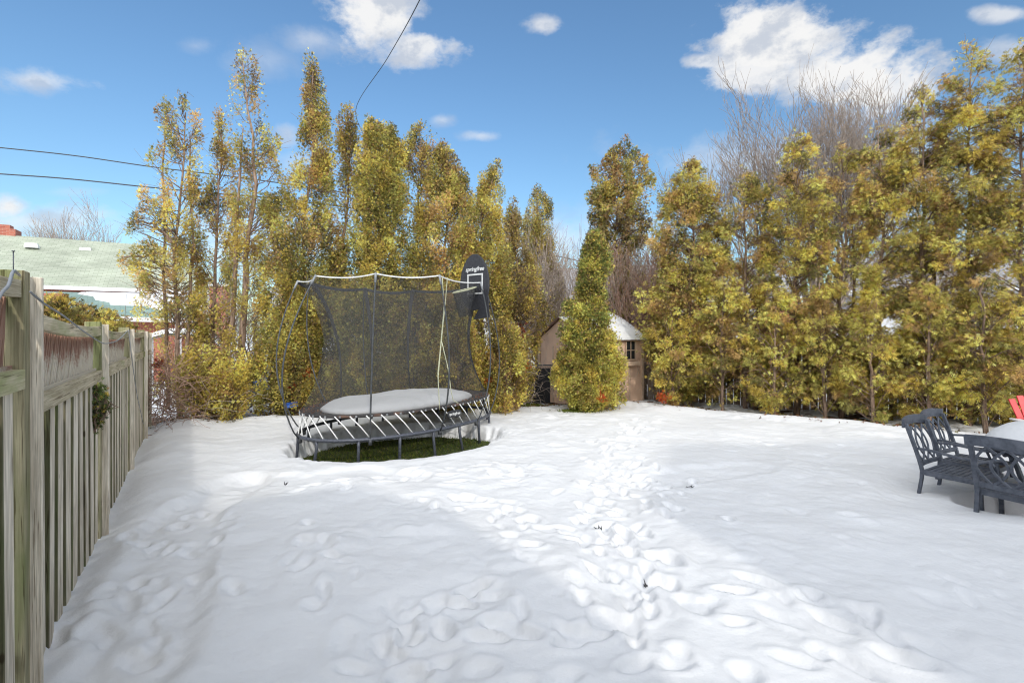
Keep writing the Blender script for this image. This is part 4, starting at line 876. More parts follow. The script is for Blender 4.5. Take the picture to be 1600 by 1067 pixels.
# align start index so both rings start at the same angle (same param start)
ZF, ZM = .17, .50
mb = MB(); mb.tube(np.c_[fr_[::6], np.full(120, ZF)], .026, 8, closed=True); part(mb, 'frame', M['metal'], tr, True)
for i in range(16):
    k = int((i+.35)/16*720); p = fr_[k]; o_ = p-TC; o_ /= np.linalg.norm(o_)
    mb = MB(); z0 = -.24; q = p+o_*rnd.choice([.02, .06, .07])
    mb.tube([(*p, ZF-.01), (*(p+o_*.0), ZF-.10), (*q, z0)], .021, 8); part(mb, 'leg', M['metal'], tr, True)
    mb = MB(); mb.tube([(*p, ZF-.045), (*p, ZF+.03)], .031, 8)
shift = int(.30/LEN*720)
for i in range(44):
    k = int((i+.5)/44*720) % 720; a_ = fr_[k]; b_ = mt_[(k-shift) % 720]; mb = MB()
    mb.tube([(*a_, ZF), (*((a_+b_)/2), (ZF+ZM)/2+.008), (*b_, ZM-.012)], .0085, 6); part(mb, 'rod', M['rod'], tr, True)
mb = MB(); rings = []
for k, z in ((0.001, ZM-.07), (.3, ZM-.065), (.6, ZM-.04), (.85, ZM-.015), (.97, ZM), (1.0, ZM), (1.0, ZM-.035), (.95, ZM-.04), (.6, ZM-.075), (.001, ZM-.1)):
    rings.append(np.c_[TC+(mt_[::6]-TC)*k, np.full(120, z)])
mb.lathe_grid(np.array(rings), True); part(mb, 'mat', M['matcloth'], tr, True)
for i in range(44):
    mb = MB(); p = TC+(mt_[int((i+.5)/44*720)]-TC)*1.0; o_ = (p-TC)/np.linalg.norm(p-TC); mb.box((*(p+o_*.004), ZM-.018), (.022, .022, .024)); part(mb, 'rod_cap', M['greycable'], tr)
tips = [at(465.7, 439.5, 7.85), at(493.5, 431, 7.05), at(587, 427.5, 6.8), at(686.5, 430.6, 7.0), at(751, 441.5, 8.1), at(757, 446, 9.35), at(646, 453, 9.9), at(569, 450, 9.4), at(484, 441, 8.6)]
tips = np.array(tips); tips[:, 2] = tips[:, 2]
C3 = tips[:, :2].mean(0); fang = np.arctan2(*(fr_-C3).T[::-1])
for i, t in enumerate(tips):
    a = math.atan2(t[1]-C3[1], t[0]-C3[0])
    if i == 0: k = int(np.argmin(np.hypot(fr_[:, 0]-at(462, 672, 7.6)[0], fr_[:, 1]-7.6)))
    elif i == 1: k = int(np.argmin(np.hypot(fr_[:, 0]-at(481, 683, 7.1)[0], fr_[:, 1]-7.1)))
    elif i == 2: k = int(np.argmin(np.hypot(fr_[:, 0]-at(580, 686, 6.85)[0], fr_[:, 1]-6.85)))
    elif i == 3: k = int(np.argmin(np.hypot(fr_[:, 0]-at(675, 669, 7.7)[0], fr_[:, 1]-7.7)))
    elif i == 4: k = int(np.argmin(np.hypot(fr_[:, 0]-at(737, 657, 8.4)[0], fr_[:, 1]-8.4)))
    else: k = int(np.argmin(np.abs(np.angle(np.exp(1j*(fang-a))))))
    b_ = fr_[k]; o_ = (b_+t[:2])/2-C3; o_ /= np.linalg.norm(o_); s = np.linspace(0, 1, 20); bow = [.34, .36, .06, .22, .20, .28, .25, .25, .30][i]
    xy = b_[None]*(1-s)[:, None]+t[None, :2]*s[:, None]+o_[None]*(bow*np.sin(PI*s**.85)**.9)[:, None]
    z = ZF-.045+(t[2]-ZF+.045)*s; mb = MB(); mb.tube(np.c_[xy, z], np.interp(s, [0, .3, 1], [.010, .0125, .010]), 8); mb.tube([(*b_, ZF-.08), (*b_, ZF+.0)], .028, 8)
    o = part(mb, 'pole', M['pole'], tr, True)
    if i < 6:  # light strip and buckle at the tip
        mb = MB(); mb.tube([(*xy[-2], z[-2]), (*xy[-1], z[-1]+.01)], .016, 8); c = part(mb, 'pole_cap', M['greycable'], tr, True)
order = list(range(9)); n_ = 14; topring = []
for i in range(9):
    a_, b_ = tips[i], tips[(i+1) % 9]
    for k in range(n_):
        s = k/n_; p = a_*(1-s)+b_*s; w = 4*s*(1-s); p[:2] += (C3-p[:2])*.035*w; p[2] -= (.035 if i < 4 else .06)*w; topring.append(p)
topring = np.array(topring); mang = np.arctan2(*(mt_-C3).T[::-1]); bot = []
for p in topring:
    a = math.atan2(p[1]-C3[1], p[0]-C3[0]); bot.append(mt_[int(np.argmin(np.abs(np.angle(np.exp(1j*(mang-a))))))])
bot = np.array(bot); bot = (bot+np.roll(bot, 1, 0)+np.roll(bot, -1, 0))/3
rows = []
for q in np.linspace(0, 1, 22):
    xy = bot*(1-q)+topring[:, :2]*q; f = 1-.20*math.sin(PI*min(1, q*.98))**.8; xy = C3+(xy-C3)*f
    rows.append(np.c_[xy, ZM+(topring[:, 2]-ZM)*q])
mb = MB(); mb.lathe_grid(np.array(rows), True); part(mb, 'net', M['net'], tr, True)
K = 4*n_
mb = MB(); mb.ribbon(topring[:K+1]-np.array([0, 0, .0]), .017, .006, (0, 0, 1)); part(mb, 'front_top_strap', M['white'], tr)
mb = MB(); mb.ribbon(np.vstack([topring[K:], topring[:1]])-np.array([0, 0, .02]), .05, .006, (0, 0, 1)); part(mb, 'rear_top_band', M['black'], tr)
for i in (5, 6, 7, 8):   # vertical seams of the rear net below each tip
    mb = MB(); mb.ribbon([r[i*n_]*.999 for r in rows], np.linspace(.015, .075, 22), .004, (1, 0, 0)); part(mb, 'net_seam', M['netband'], tr)
for pts in ([(699, 434, 7.0), (696, 470, 7.15), (690, 530, 7.3), (684.5, 590, 7.35), (687, 640, 7.45)], [(691, 434, 7.0), (694, 480, 7.1), (688, 545, 7.3), (684, 585, 7.35), (686, 625, 7.45)], [(690, 533, 7.3), (700, 575, 7.35), (705, 612, 7.4), (708, 625, 7.5), (716, 630, 7.6)]):
    q = np.array([at(*p) for p in pts]); m2_ = MB(); tt_ = np.linspace(0, 1, 24); kk = np.linspace(0, 1, len(q)); m2_.tube(np.stack([np.interp(tt_, kk, q[:, j]) for j in range(3)], 1), .006, 6); part(m2_, 'entry_cord', M['cord'], tr, True)
# text helper
def text_mesh(name, s, size, m, mtx, parent=None, ext=.002, shear=0.):
    cu = bpy.data.curves.new(name, 'FONT'); cu.body = s; cu.size = size; cu.align_x = 'CENTER'; cu.align_y = 'CENTER'; cu.extrude = ext; cu.shear = shear; cu.offset = size*.02
    t = bpy.data.objects.new(name, cu); col.objects.link(t); bpy.context.view_layer.update()
    me = bpy.data.meshes.new_from_object(t.evaluated_get(bpy.context.evaluated_depsgraph_get())); bpy.data.objects.remove(t)
    me.transform(mtx); me.materials.clear(); me.materials.append(m); o = bpy.data.objects.new(name, me); col.objects.link(o)
    if parent is not None: o.parent = parent
    return o
def frame_mtx(c, e, n, up=None):
    e = Vector(e).normalized(); n = Vector(n).normalized(); u_ = n.cross(e).normalized(); m = Matrix((e, u_, n)).transposed().to_4x4(); m.translation = Vector(c); return m
# nameplate on the front rim
pc = at(710, 646, 7.72); e = np.array([.62, .785, 0]); e /= np.linalg.norm(e); nrm = np.array([.785, -.62, 0]); pl = []
for a in np.linspace(0, 2*PI, 28, endpoint=False): c_, s_ = math.cos(a), math.sin(a); pl.append(pc+e*.145*np.sign(c_)*abs(c_)**.6+np.array([0, 0, .055*np.sign(s_)*abs(s_)**.7]))
mb = MB(); mb.prism(pl, nrm, .012); plate = part(mb, 'nameplate', M['black'], tr); 
text_mesh('lettering', 'springfree', .058, M['white'], frame_mtx(pc+nrm*.009-np.array(tr.location), e, nrm), plate)
# leaves and snow on the mat
mb = MB(); rings = []; sn = TC+np.array([-.02, -.09]); G = arcres(oval(1.0, TA*.78, TB*.76, 2.4), 180)[0]
ang = np.arange(180)/180*2*PI; wob = 1+.16*fbm(np.cos(ang)*2+5, np.sin(ang)*2, 4)
for k, zz_ in ((0.001, .125), (.2, .125), (.4, .12), (.6, .115), (.75, .105), (.86, .09), (.93, .07), (.97, .045), (1.0, .015), (1.0, -.03), (.001, -.03)):
    xy = sn+(G-TC)*k*wob[:, None]; nzv = .06*fbm(xy[:, 0]*2.2, xy[:, 1]*2.2, 4) if zz_ > .05 else 0
    rings.append(np.c_[xy, np.full(180, ZM+zz_)+nzv])
mb.lathe_grid(np.array(rings), True); o = mb.build('mat_snow', M['snow'], smooth=True, origin=(TC[0], TC[1], ZM)); tag(o, 'smooth mound of snow lying on the trampoline mat', 'snow')
rng = np.random.default_rng(9); n = 700; t = rng.integers(0, 720, n); k = rng.uniform(.86, .99, n); p = TC+(mt_[t]-TC)*k[:, None]; ok = (vnoise(p[:, 0]*2+1, p[:, 1]*2) > .5) & (p[:, 1] > 8.2)|(p[:, 0] < -2.6); p = p[ok]; n = len(p)
dirs = rng.normal(size=(n, 3)); dirs[:, 2] *= .1; tt = np.array([(.30, .12, .06), (.2, .09, .05), (.4, .2, .1)])[rng.integers(0, 3, n)]
V, Fq, Cc = sprays(np.c_[p, np.full(n, ZM+.012)], dirs, rng.uniform(.02, .045, n), tt, 'puff', .03); tag(npmesh('mat_leaves', V, Fq, M['leaf'], None, Cc), 'brown needles and leaves strewn along the far edge of the trampoline mat', 'leaf litter', kind='stuff')
# basketball hoop hung on the net
hc = at(741.5, 441, 9.0); he = np.array([.80, -.60, 0]); hn = np.array([-.60, -.80, 0]); hoop = empty('basketball_hoop', tuple(hc)); tag(hoop, 'black oval basketball backboard with a yellow rim hung on the trampoline net', 'basketball hoop')
mb = MB(); pl = []
for a in np.linspace(0, 2*PI, 40, endpoint=False): s_ = math.sin(a); pl.append(hc+he*.335*math.cos(a)*(1-.10*s_)+np.array([0, 0, .495*s_]))
mb.prism(pl, hn, .03); part(mb, 'backboard', M['black'], hoop, bevel=.008)
mb = MB(); q = hc+hn*.022+he*.03; z0, z1, w_ = -.20, .13, .165
for (xa, za, sx_, sz_) in ((0, z0, 2*w_+.03, .026), (0, z1, 2*w_+.03, .026)): mb.prism([q+he*(xa-sx_/2)+np.array([0, 0, za-sz_/2]), q+he*(xa+sx_/2)+np.array([0, 0, za-sz_/2]), q+he*(xa+sx_/2)+np.array([0, 0, za+sz_/2]), q+he*(xa-sx_/2)+np.array([0, 0, za+sz_/2])], hn, .006)
for xa in (-w_, w_): mb.prism([q+he*(xa-.013)+np.array([0, 0, z0+.014]), q+he*(xa+.013)+np.array([0, 0, z0+.014]), q+he*(xa+.013)+np.array([0, 0, z1-.014]), q+he*(xa-.013)+np.array([0, 0, z1-.014])], hn, .006)
part(mb, 'target_square', M['white'], hoop)
text_mesh('lettering', 'springfree', .105, M['white'], frame_mtx(hn*.022+he*.02+np.array([0, 0, .225]), he, hn) , hoop, shear=.3)
rc = hc+hn*.26+np.array([0, 0, -.155]); a = np.linspace(0, 2*PI, 36, endpoint=False)
ring = rc+np.outer(np.cos(a), he+np.array([0, 0, .10]))*.20+np.outer(np.sin(a), hn+np.array([0, 0, -.28]))*.20; mb = MB(); mb.tube(ring, .011, 6, closed=True); mb.tube([rc-hn*.2, hc+np.array([0, 0, -.17])], .012, 6); part(mb, 'rim', M['cord'], hoop, True); M['hoopnet'] = net_mat('hoop_net', .55, (.03, .03, .033))
mb = MB(); rr_ = [rc+np.array([0, 0, -.45*q])+(ring-rc)*(1-.55*q) for q in np.linspace(0, 1, 8)]; mb.lathe_grid(np.array(rr_), True); part(mb, 'net', M['hoopnet'], hoop, True)
mb = MB(); mb.prism([hc+he*.15+np.array([0, 0, -.40]), hc+he*.31+np.array([0, 0, -.28]), hc+he*.34+np.array([0, 0, -.62]), hc-he*.02+np.array([0, 0, -.66])], hn, .02); part(mb, 'mounting_flap', M['black'], hoop)

# ------------------------------------------------------------------ chairs and table
def children(o): return [c for c in bpy.data.objects if c.parent == o]
def copy_tree(o, parent=None):
    c = o.copy(); col.objects.link(c)
    if parent is not None: c.parent = parent
    for ch in children(o): copy_tree(ch, c)
    return c
def make_chair():
    r = empty('garden_chair'); m = M['chair']
    def back(z): return -.02-.16*((z-.42)/.52)**1.2 if z > .42 else -.02-.06*((.42-z)/.42)
    zp = np.linspace(.42, .90, 9)
    for s in (-1, 1):
        mb = MB(); pts = [(s*.255, back(z), z) for z in np.linspace(0, .45, 6)]; mb.ribbon(pts, .036, .030, (1, 0, 0)); part(mb, 'leg', m, r, bevel=.005)
        mb = MB(); mb.ribbon([(s*.262, .46, 0), (s*.262, .45, .2), (s*.264, .44, .42)], .036, .030, (1, 0, 0)); part(mb, 'leg', m, r, bevel=.005)
        mb = MB(); mb.ribbon([(s*.262, -.07, .66), (s*.285, .03, .668), (s*.30, .16, .655), (s*.302, .30, .640), (s*.295, .42, .645), (s*.285, .50, .635), (s*.280, .53, .615)], .038, .022, (1, 0, 0))
        mb.tube([(s*.264, .44, .42), (s*.285, .42, .53), (s*.293, .38, .635)], [.014, .012, .014], 8); mb.tube([(s*.285-.026, .53, .612), (s*.285+.026, .53, .612)], .021, 12)
        part(mb, 'arm', m, r, bevel=.004)
    mb = MB()
    for s in (-1, 1): mb.ribbon([(s*.255, back(z)-.001, z) for z in zp], .038, .03, (1, 0, 0))
    xs_ = np.linspace(-.285, .285, 15); mb.ribbon([(x, back(.905)-.015-.035*(1-(x/.285)**2), .905+.018*(1-(x/.285)**2)) for x in xs_], .095, .026, (0, 0, 1))
    mb.ribbon([(x, back(.50)+.0-.02*(1-(x/.25)**2), .50) for x in np.linspace(-.24, .24, 9)], .045, .022, (0, 0, 1))
    for c in (-.135, 0, .135):
        for s in (-1, 1):
            t = np.linspace(0, 1, 15); mb.ribbon([(c+s*.125*math.sin(PI*q)*(1 if abs(c+s*.125) < .25 else .82), back(.51+.36*q)-.022*(1-(c/.25)**2)+s*.002, .515+.35*q) for q in t], .022, .013, (1, 0, 0))
    part(mb, 'backrest', m, r, bevel=.003)
    mb = MB()
    for x0, y0, x1, y1 in ((-.27, .0, .27, .0), (-.27, .455, .27, .455)): mb.ribbon([(x0, y0, .425), (0, y0, .425), (x1, y1, .425)], .05, .03, (0, 0, 1))
    for x in (-.262, .262): mb.ribbon([(x, .016, .425), (x, .22, .425), (x, .44, .425)], .05, .03, (0, 0, 1))
    for i in range(11):
        x = -.24+.048*i; mb.box((x, .228, .437), (.027, .43, .008))
    for j in range(9):
        y = .04+.048*j; mb.box((0, y, .4435), (.52, .026, .0045))
    part(mb, 'seat', m, r, bevel=0)
    return r
def face(dx, dy): return math.atan2(-dx, dy)
ch = make_chair(); CH = [ch, copy_tree(ch), copy_tree(ch), copy_tree(ch)]
spots = [((4.48, 5.42), (.53, -.85), 'dark cast metal armchair nearer of the pair left of the snowy table'), ((5.03, 5.86), (.53, -.85), 'dark cast metal armchair farther of the pair, partly behind its twin'),
         ((4.37, 4.44), (.9, .44), 'dark cast metal armchair closest to the camera with its back turned'), ((5.75, 3.9), (-.35, .93), 'dark cast metal armchair outside the right edge at the near side of the table')]
for o, (p, d, lab) in zip(CH, spots):
    o.location = (p[0], p[1], -.265); o.rotation_euler = (0, 0, face(*d)); tag(o, lab, 'chair', 'cast metal chairs round the snowy table')
tb = empty('garden_table', (5.42, 5.0, -.265)); tag(tb, 'round dark cast metal garden table buried under a cap of snow', 'table')
mb = MB(); a = np.linspace(0, 2*PI, 48, endpoint=False); R_ = .60; cx_, cy_ = 5.42, 5.0
mb.lathe_grid(np.array([np.stack([cx_+r*np.cos(a), cy_+r*np.sin(a), np.full(48, z)], 1) for r, z in ((.001, .465), (R_*.98, .465), (R_, .455), (R_, .425), (R_*.97, .42), (.001, .43))]), True); part(mb, 'table_top', M['chair'], tb, True)
for k in range(4):
    t = k*PI/2+.5; mb = MB(); mb.ribbon([(cx_+rr*math.cos(t), cy_+rr*math.sin(t), z) for rr, z in ((.45, .42), (.36, .2), (.30, 0), (.40, -.26))], .06, .035, (-math.sin(t), math.cos(t), 0)); part(mb, 'leg', M['chair'], tb, bevel=.004)
mb = MB(); wob = 1+.06*fbm(np.cos(a)*2, np.sin(a)*2+4, 2)*2
mb.lathe_grid(np.array([np.stack([cx_+r*wob*np.cos(a), cy_+r*wob*np.sin(a), np.full(48, z)], 1) for r, z in ((.001, .72), (.15, .718), (.3, .70), (.42, .665), (.52, .60), (.585, .53), (.605, .49), (.59, .468), (.001, .468))]), True)
o = mb.build('table_snow', M['snow'], smooth=True, origin=(cx_, cy_, .47)); tag(o, 'thick rounded cap of snow on the garden table', 'snow')
# red plastic armchair
rc_ = empty('adirondack_chair', (7.62, 7.1, -.24)); tag(rc_, 'red slatted plastic armchair behind the snowy table at the right edge', 'chair')
def L2(x, y, z): # chair local -> world offset; faces (-.2,-1)
    return (x*.97+y*.25, x*.25*-1+y*.97, z)
def bb(name, m, pts, w, t, wd): mb = MB(); mb.ribbon([np.array(L2(*p)) for p in pts], w, t, np.array(L2(*wd))); return mb.build(name, m, rc_, bevel=.004)
for i in range(7):
    x = -.27+.09*i; hgt = .97-.022*abs(i-3)**1.5; bb('back_slat', M['red'], [(x*.8, .25, .30), (x, .36, .62), (x*1.12, .47, hgt)], .082, .018, (1, 0, 0))
for i in range(5): bb('seat_slat', M['red'], [(-.27, -.28+.115*i, .37-.02*i), (.27, -.28+.115*i, .37-.02*i)], .1, .018, (0, 1, 0))
for s in (-1, 1):
    bb('arm', M['greyplastic'], [(s*.36, -.38, .575), (s*.37, 0, .575), (s*.33, .36, .575)], .12, .022, (1, 0, 0)); bb('leg', M['red'], [(s*.31, -.30, 0), (s*.31, -.29, .56)], .09, .025, (0, 1, 0)); bb('side_rail', M['red'], [(s*.285, -.34, .36), (s*.285, .55, .05)], .12, .025, (0, 0, 1))
bb('back_brace', M['red'], [(-.33, .335, .56), (.33, .335, .56)], .06, .022, (0, 0, 1))

# ------------------------------------------------------------------ neighbouring houses
def uvroof(name, quad, m, parent, th=.08, rows=None):
    """roof slope; quad = eave a, eave b, ridge b, ridge a (world)"""
    q = [np.array(p, float) for p in quad]; n = np.cross(q[1]-q[0], q[-1]-q[0]); n /= np.linalg.norm(n)
    if n[2] < 0: n = -n
    l = np.array(parent.location); vs_ = [p+n*0-l for p in q]+[p-n*th-l for p in q]
    me = bpy.data.meshes.new(name); k = len(q); me.from_pydata([tuple(v) for v in vs_], [], [tuple(range(k)), tuple(range(2*k-1, k-1, -1))]+[(i, i+k, (i+1) % k+k, (i+1) % k) for i in range(k)])
    uvl = me.uv_layers.new(name='UVMap'); ex = (q[1]-q[0])/np.linalg.norm(q[1]-q[0]); ey = np.cross(n, ex)
    for lp in me.loops:
        p = np.array(me.vertices[lp.vertex_index].co)+l-q[0]; uvl.data[lp.index].uv = (p@ex, p@ey)
    me.materials.append(m); o = bpy.data.objects.new(name, me); col.objects.link(o); o.parent = parent; return o
def house(name, a, b, depth, z0, ze, zr, wm, rm, label, hip=0., over=.45, windows=(), chim=None, gable_ends=True):
    a = np.array(a, float); b = np.array(b, float); d = (b-a)/np.linalg.norm(b-a); n = np.array([-d[1], d[0]]); r = empty(name, (*((a+b)/2+n*depth/2), z0)); tag(r, label, 'house')
    A2, B2 = a+n*depth, b+n*depth; mb = MB()
    for (p, q) in ((a, b), (b, B2), (B2, A2), (A2, a)): wall(mb, p, q, z0, ze-.02, .2)
    if not hip:
        for (p, q) in ((b, B2), (A2, a)): mb.prism([(*p, ze-.05), (*q, ze-.05), (*((p+q)/2), zr-.12)], (*d, 0), .2)
    part(mb, 'wall', wm, r)
    ea, eb, fa_, fb = a-n*over-d*over, b-n*over+d*over, A2+n*over-d*over, B2+n*over+d*over; h_ = over+hip
    ra, rb = (a+A2)/2-d*(over-hip if hip else over), (b+B2)/2+d*(over-hip if hip else over)
    uvroof('roof', [(*ea, ze-.1), (*eb, ze-.1), (*rb, zr), (*ra, zr)], rm, r); uvroof('roof', [(*fb, ze-.1), (*fa_, ze-.1), (*ra, zr), (*rb, zr)], rm, r)
    if hip:
        uvroof('roof', [(*fa_, ze-.1), (*ea, ze-.1), (*ra, zr)], rm, r); uvroof('roof', [(*eb, ze-.1), (*fb, ze-.1), (*rb, zr)], rm, r)
    mb = MB(); mb.ribbon([(*(ea-n*.05), ze-.14), (*((ea+eb)/2-n*.05), ze-.14), (*(eb-n*.05), ze-.14)], .16, .10, (0, 0, 1)); part(mb, 'gutter', M['trim'], r)
    for (t, z, w, h) in windows:
        p = a+(b-a)*t-n*.12; an = math.atan2(d[1], d[0]); wdw = pbox('window', M['glass'], r, (*p, z), (w, .05, h), an, 0)
        fm = MB()
        for (x, zz2, sw, sh) in ((0, h/2, w+.2, .12), (0, -h/2, w+.2, .12), (-w/2, 0, .1, h-.12), (w/2, 0, .1, h-.12), (0, 0, .05, h-.12)): fm.box((x, -.03, zz2), (sw, .06, sh))
        fm.build('frame', M['trim'], wdw)
    if chim:
        t, nn2, z1, w = chim; p = a+(b-a)*t+n*nn2; c = pbox('chimney', M['brick'], r, (*p, (z1+ze)/2), (w, w*.8, z1-ze+.6), math.atan2(d[1], d[0]), 0); cb = MB(); cb.box((0, 0, (z1-ze+.6)/2+.05), (w*1.15, w*.95, .1)); cb.box((0, 0, (z1-ze+.6)/2+.16), (w*.5, w*.4, .14)); cb.build('chimney_cap', M['trim'], c)
    return r
h1 = house('brick_house', (-26.5, 17.0), (-13.9, 24.6), 8.6, -.3, 3.60, 6.15, M['brick'], M['greenroof'], 'brick house with a pale green shingle roof beyond the left fence', hip=3.2, windows=((.9, 1.9, 1.2, 1.1),))
# roof vents
dd1 = np.array([12.6, 7.6]); dd1 /= np.linalg.norm(dd1)
for (px, py, D) in ((50, 384, 23.3), (134, 391, 24.6), (217, 396.5, 26.)):
    c = at(px, py, D); mb = MB(); mb.box(tuple(c), (.48, .40, .20), Matrix.Rotation(.55, 3, 'Z'), .85); part(mb, 'roof_vent', M['trim'], h1)
c = at(5, 372, 24.0); mb = MB(); mb.box((c[0]-.05, c[1], c[2]-.9), (1.15, .8, 2.6), Matrix.Rotation(.5, 3, 'Z')); mb.box((c[0], c[1], c[2]+.47), (.6, .5, .25), Matrix.Rotation(.5, 3, 'Z')); ck = part(mb, 'chimney', M['brick'], h1)
# low lean-to roof with snow in front of it
lt = empty('garage', (-15.6, 20.2, -.3)); tag(lt, 'low brick garage with a teal shingle roof below the green roofed house', 'garage')
q0, q1, q2, q3 = at(100, 493, 17.8), at(352, 499, 21.0), at(352, 463, 23.0), at(60, 455, 20.5)
uvroof('roof', [q0, q1, q2, q3], M['tealroof'], lt, .12)
mb = MB(); mb.ribbon([q0-np.array([0, .05, .08]), (q0+q1)/2-np.array([0, .05, .08]), q1-np.array([0, .05, .08])], .17, .08, (0, 0, 1)); part(mb, 'fascia', M['trim'], lt)
mb = MB(); wall(mb, q0[:2]+np.array([-.5, .45]), q1[:2]+np.array([-.3, .45]), -.3, min(q0[2], q1[2])-.05, .2); part(mb, 'wall', M['brick'], lt)
dv = q1-q0; dv /= np.linalg.norm(dv); nv = np.array([dv[1], -dv[0]])
for t in (.66, .84):
    p = q0[:2]+(q1-q0)[:2]*t; mb = MB(); mb.box((p[0]+.1, p[1]-.02, .9), (.16, .16, 2.4)); part(mb, 'post', M['trim'], lt)
# brick chimney stack rising against the garage's right end
bs = empty('brick_chimney', (*at(344, 500, 20.0)[:2], -.3)); tag(bs, 'broad red brick chimney wall seen between the leftmost cedars', 'chimney'); c = at(344, 492, 20.0)
pbox('stack', M['brick'], bs, (c[0], c[1], 1.55), (.62, .5, 3.7), .3, 0); pbox('cap', M['trim'], bs, (c[0], c[1], 3.43), (.74, .62, .07), .3, .01)
pbox('downspout', M['trim'], bs, (c[0]+.62, c[1], 1.3), (.09, .09, 3.1), .3, .01)
bp = empty('brick_chimney', (*at(84, 460, 19.6)[:2], -.3)); tag(bp, 'short red brick stack between the green roof and the snowy garage roof', 'chimney'); c = at(84, 460, 19.6); pbox('stack', M['brick'], bp, (c[0], c[1], 1.4), (.72, .5, 3.4), .4, 0)
# snow patch on the garage roof, irregular outline
def roofpt(s, t): return (q0*(1-s)+q1*s)*(1-t)+(q3*(1-s)+q2*s)*t
out = [(.18, .91), (.25, .80), (.24, .62), (.30, .50), (.29, .38), (.40, .30), (.50, .25), (.66, .16), (.80, .20), (.93, .12), (.97, .5), (.96, .92), (.6, .93)]
nr = np.cross(q1-q0, q3-q0); nr /= np.linalg.norm(nr); nr = nr if nr[2] > 0 else -nr; cS = (.62, .6)
mb = MB(); RG = []
for k, hgt in ((.001, .16), (.5, .16), (.85, .14), (.96, .09), (1., .0)): RG.append([roofpt(cS[0]+(s-cS[0])*k, cS[1]+(t-cS[1])*k)+nr*(hgt+.012) for s, t in out])
mb.lathe_grid(np.array(RG), True); o = mb.build('roof_snow', M['snow'], smooth=True, origin=tuple(roofpt(*cS))); tag(o, 'white snow patch melting on the teal garage roof', 'snow')
# arched snow covered shelter behind the leftmost cedars
sh = empty('lean_to_shelter', (*at(300, 540, 13.2)[:2], -.3)); tag(sh, 'low grey shelter with an arched top behind the leftmost cedars', 'shelter'); P = []; P2 = []
for k, (px, py) in enumerate([(236, 528), (262, 521), (290, 521), (315, 525), (335, 532), (352, 545)]): P.append(at(px, py, 13.0)); P2.append(at(px, py+2, 15.0)+np.array([0, 0, 0]))
P = np.array(P); P2 = np.array(P2); P2[:, 2] = P[:, 2]; mb = MB(); mb.lathe_grid(np.stack([P, P2])); mb.lathe_grid(np.stack([P2-[0, 0, .05], P-[0, 0, .05]])); mb.lathe_grid(np.stack([P-[0, 0, .05], P])); part(mb, 'roof', M['greyroof'], sh, True)
for p in (P[0], P[-1], P2[0], P2[-1]): pbox('post', M['trim'], sh, (p[0]*1.0, p[1], (p[2]-.4)/2), (.08, .08, p[2]+.28), 0)
mb = MB(); T1_ = P+[0, -.05, .13]; T2_ = P2+[0, 0, .13]; mb.lathe_grid(np.stack([P+[0, -.06, .004], T1_-[0, 0, .03], T1_+[0, .06, 0], T2_, P2+[0, .0, .004]])); o = mb.build('roof_snow', M['snow'], smooth=True, origin=tuple(P[2])); tag(o, 'snow lying along the arched shelter behind the leftmost cedars', 'snow')
house('siding_house', (-1.6, 25.0), (4.6, 26.0), 7, -.3, 3.5, 5.3, M['siding'], M['greyroof'], 'pale sided house with white framed windows seen between the cedars left of the shed', windows=((.18, 2.6, 1.1, 1.2), (.42, 2.6, 1.1, 1.2), (.72, 2.6, 1.2, 1.2)))
house('brick_house', (5.4, 24.0), (12.6, 22.5), 7, -.3, 3.2, 5.2, M['brick'], M['greyroof'], 'red brick house glimpsed through the brown twigs right of the shed', windows=((.25, 2., 1.2, 1.2), (.7, 2., 1.2, 1.2)))
house('siding_house', (14.5, 21.5), (25., 16.), 7, -.3, 3.4, 5.2, M['siding'], M['greyroof'], 'pale house glimpsed through the gaps of the right hedge', windows=((.3, 2., 1.2, 1.2), (.7, 2., 1.2, 1.2)))
house('siding_house', (-11.8, 25.5), (-4.2, 27.), 7, -.3, 3.2, 5.0, M['siding'], M['greyroof'], 'pale house glimpsed between the left hand cedars', windows=((.3, 2., 1.2, 1.2), (.7, 2., 1.2, 1.2)))
# the house the picture was taken from: two wings behind the camera that shade the lawn
def wing(name, prof_, y0, depth, label):
    r = empty(name, (prof_[0][0], y0, -.3)); tag(r, label, 'house'); s3 = np.array([SUN_DIR[0], SUN_DIR[1], 0]); F_ = [np.array([x, y0, z]) for x, z in prof_]; n = len(F_)
    mb = MB(); mb.add(F_+[p+s3*depth for p in F_], [tuple(range(n-1, -1, -1)), tuple(range(n, 2*n))]+[(i, (i+1) % n, n+(i+1) % n, n+i) for i in range(n)]); part(mb, 'wall', M['housewall'], r)
    w = pbox('window', M['glass'], r, ((prof_[0][0]+prof_[-1][0])/2, y0+.03, 1.5), (1.0, .04, 1.1), 0, 0); return r
wing('house_wing', [(-.85, -.3), (-.85, 3.5), (.3, 3.9), (1.2, 3.45), (1.75, 2.3), (1.75, -.3)], -.8, 5., 'narrow gabled wing of the house right behind the photographer')
wing('house_wing', [(3.05, -.3), (3.05, 3.5), (3.3, 3.7), (5.0, 5.2), (10, 5.35), (15, 5.1), (15, -.3)], -.8, 7., 'taller wing of the house behind the photographer on the right')

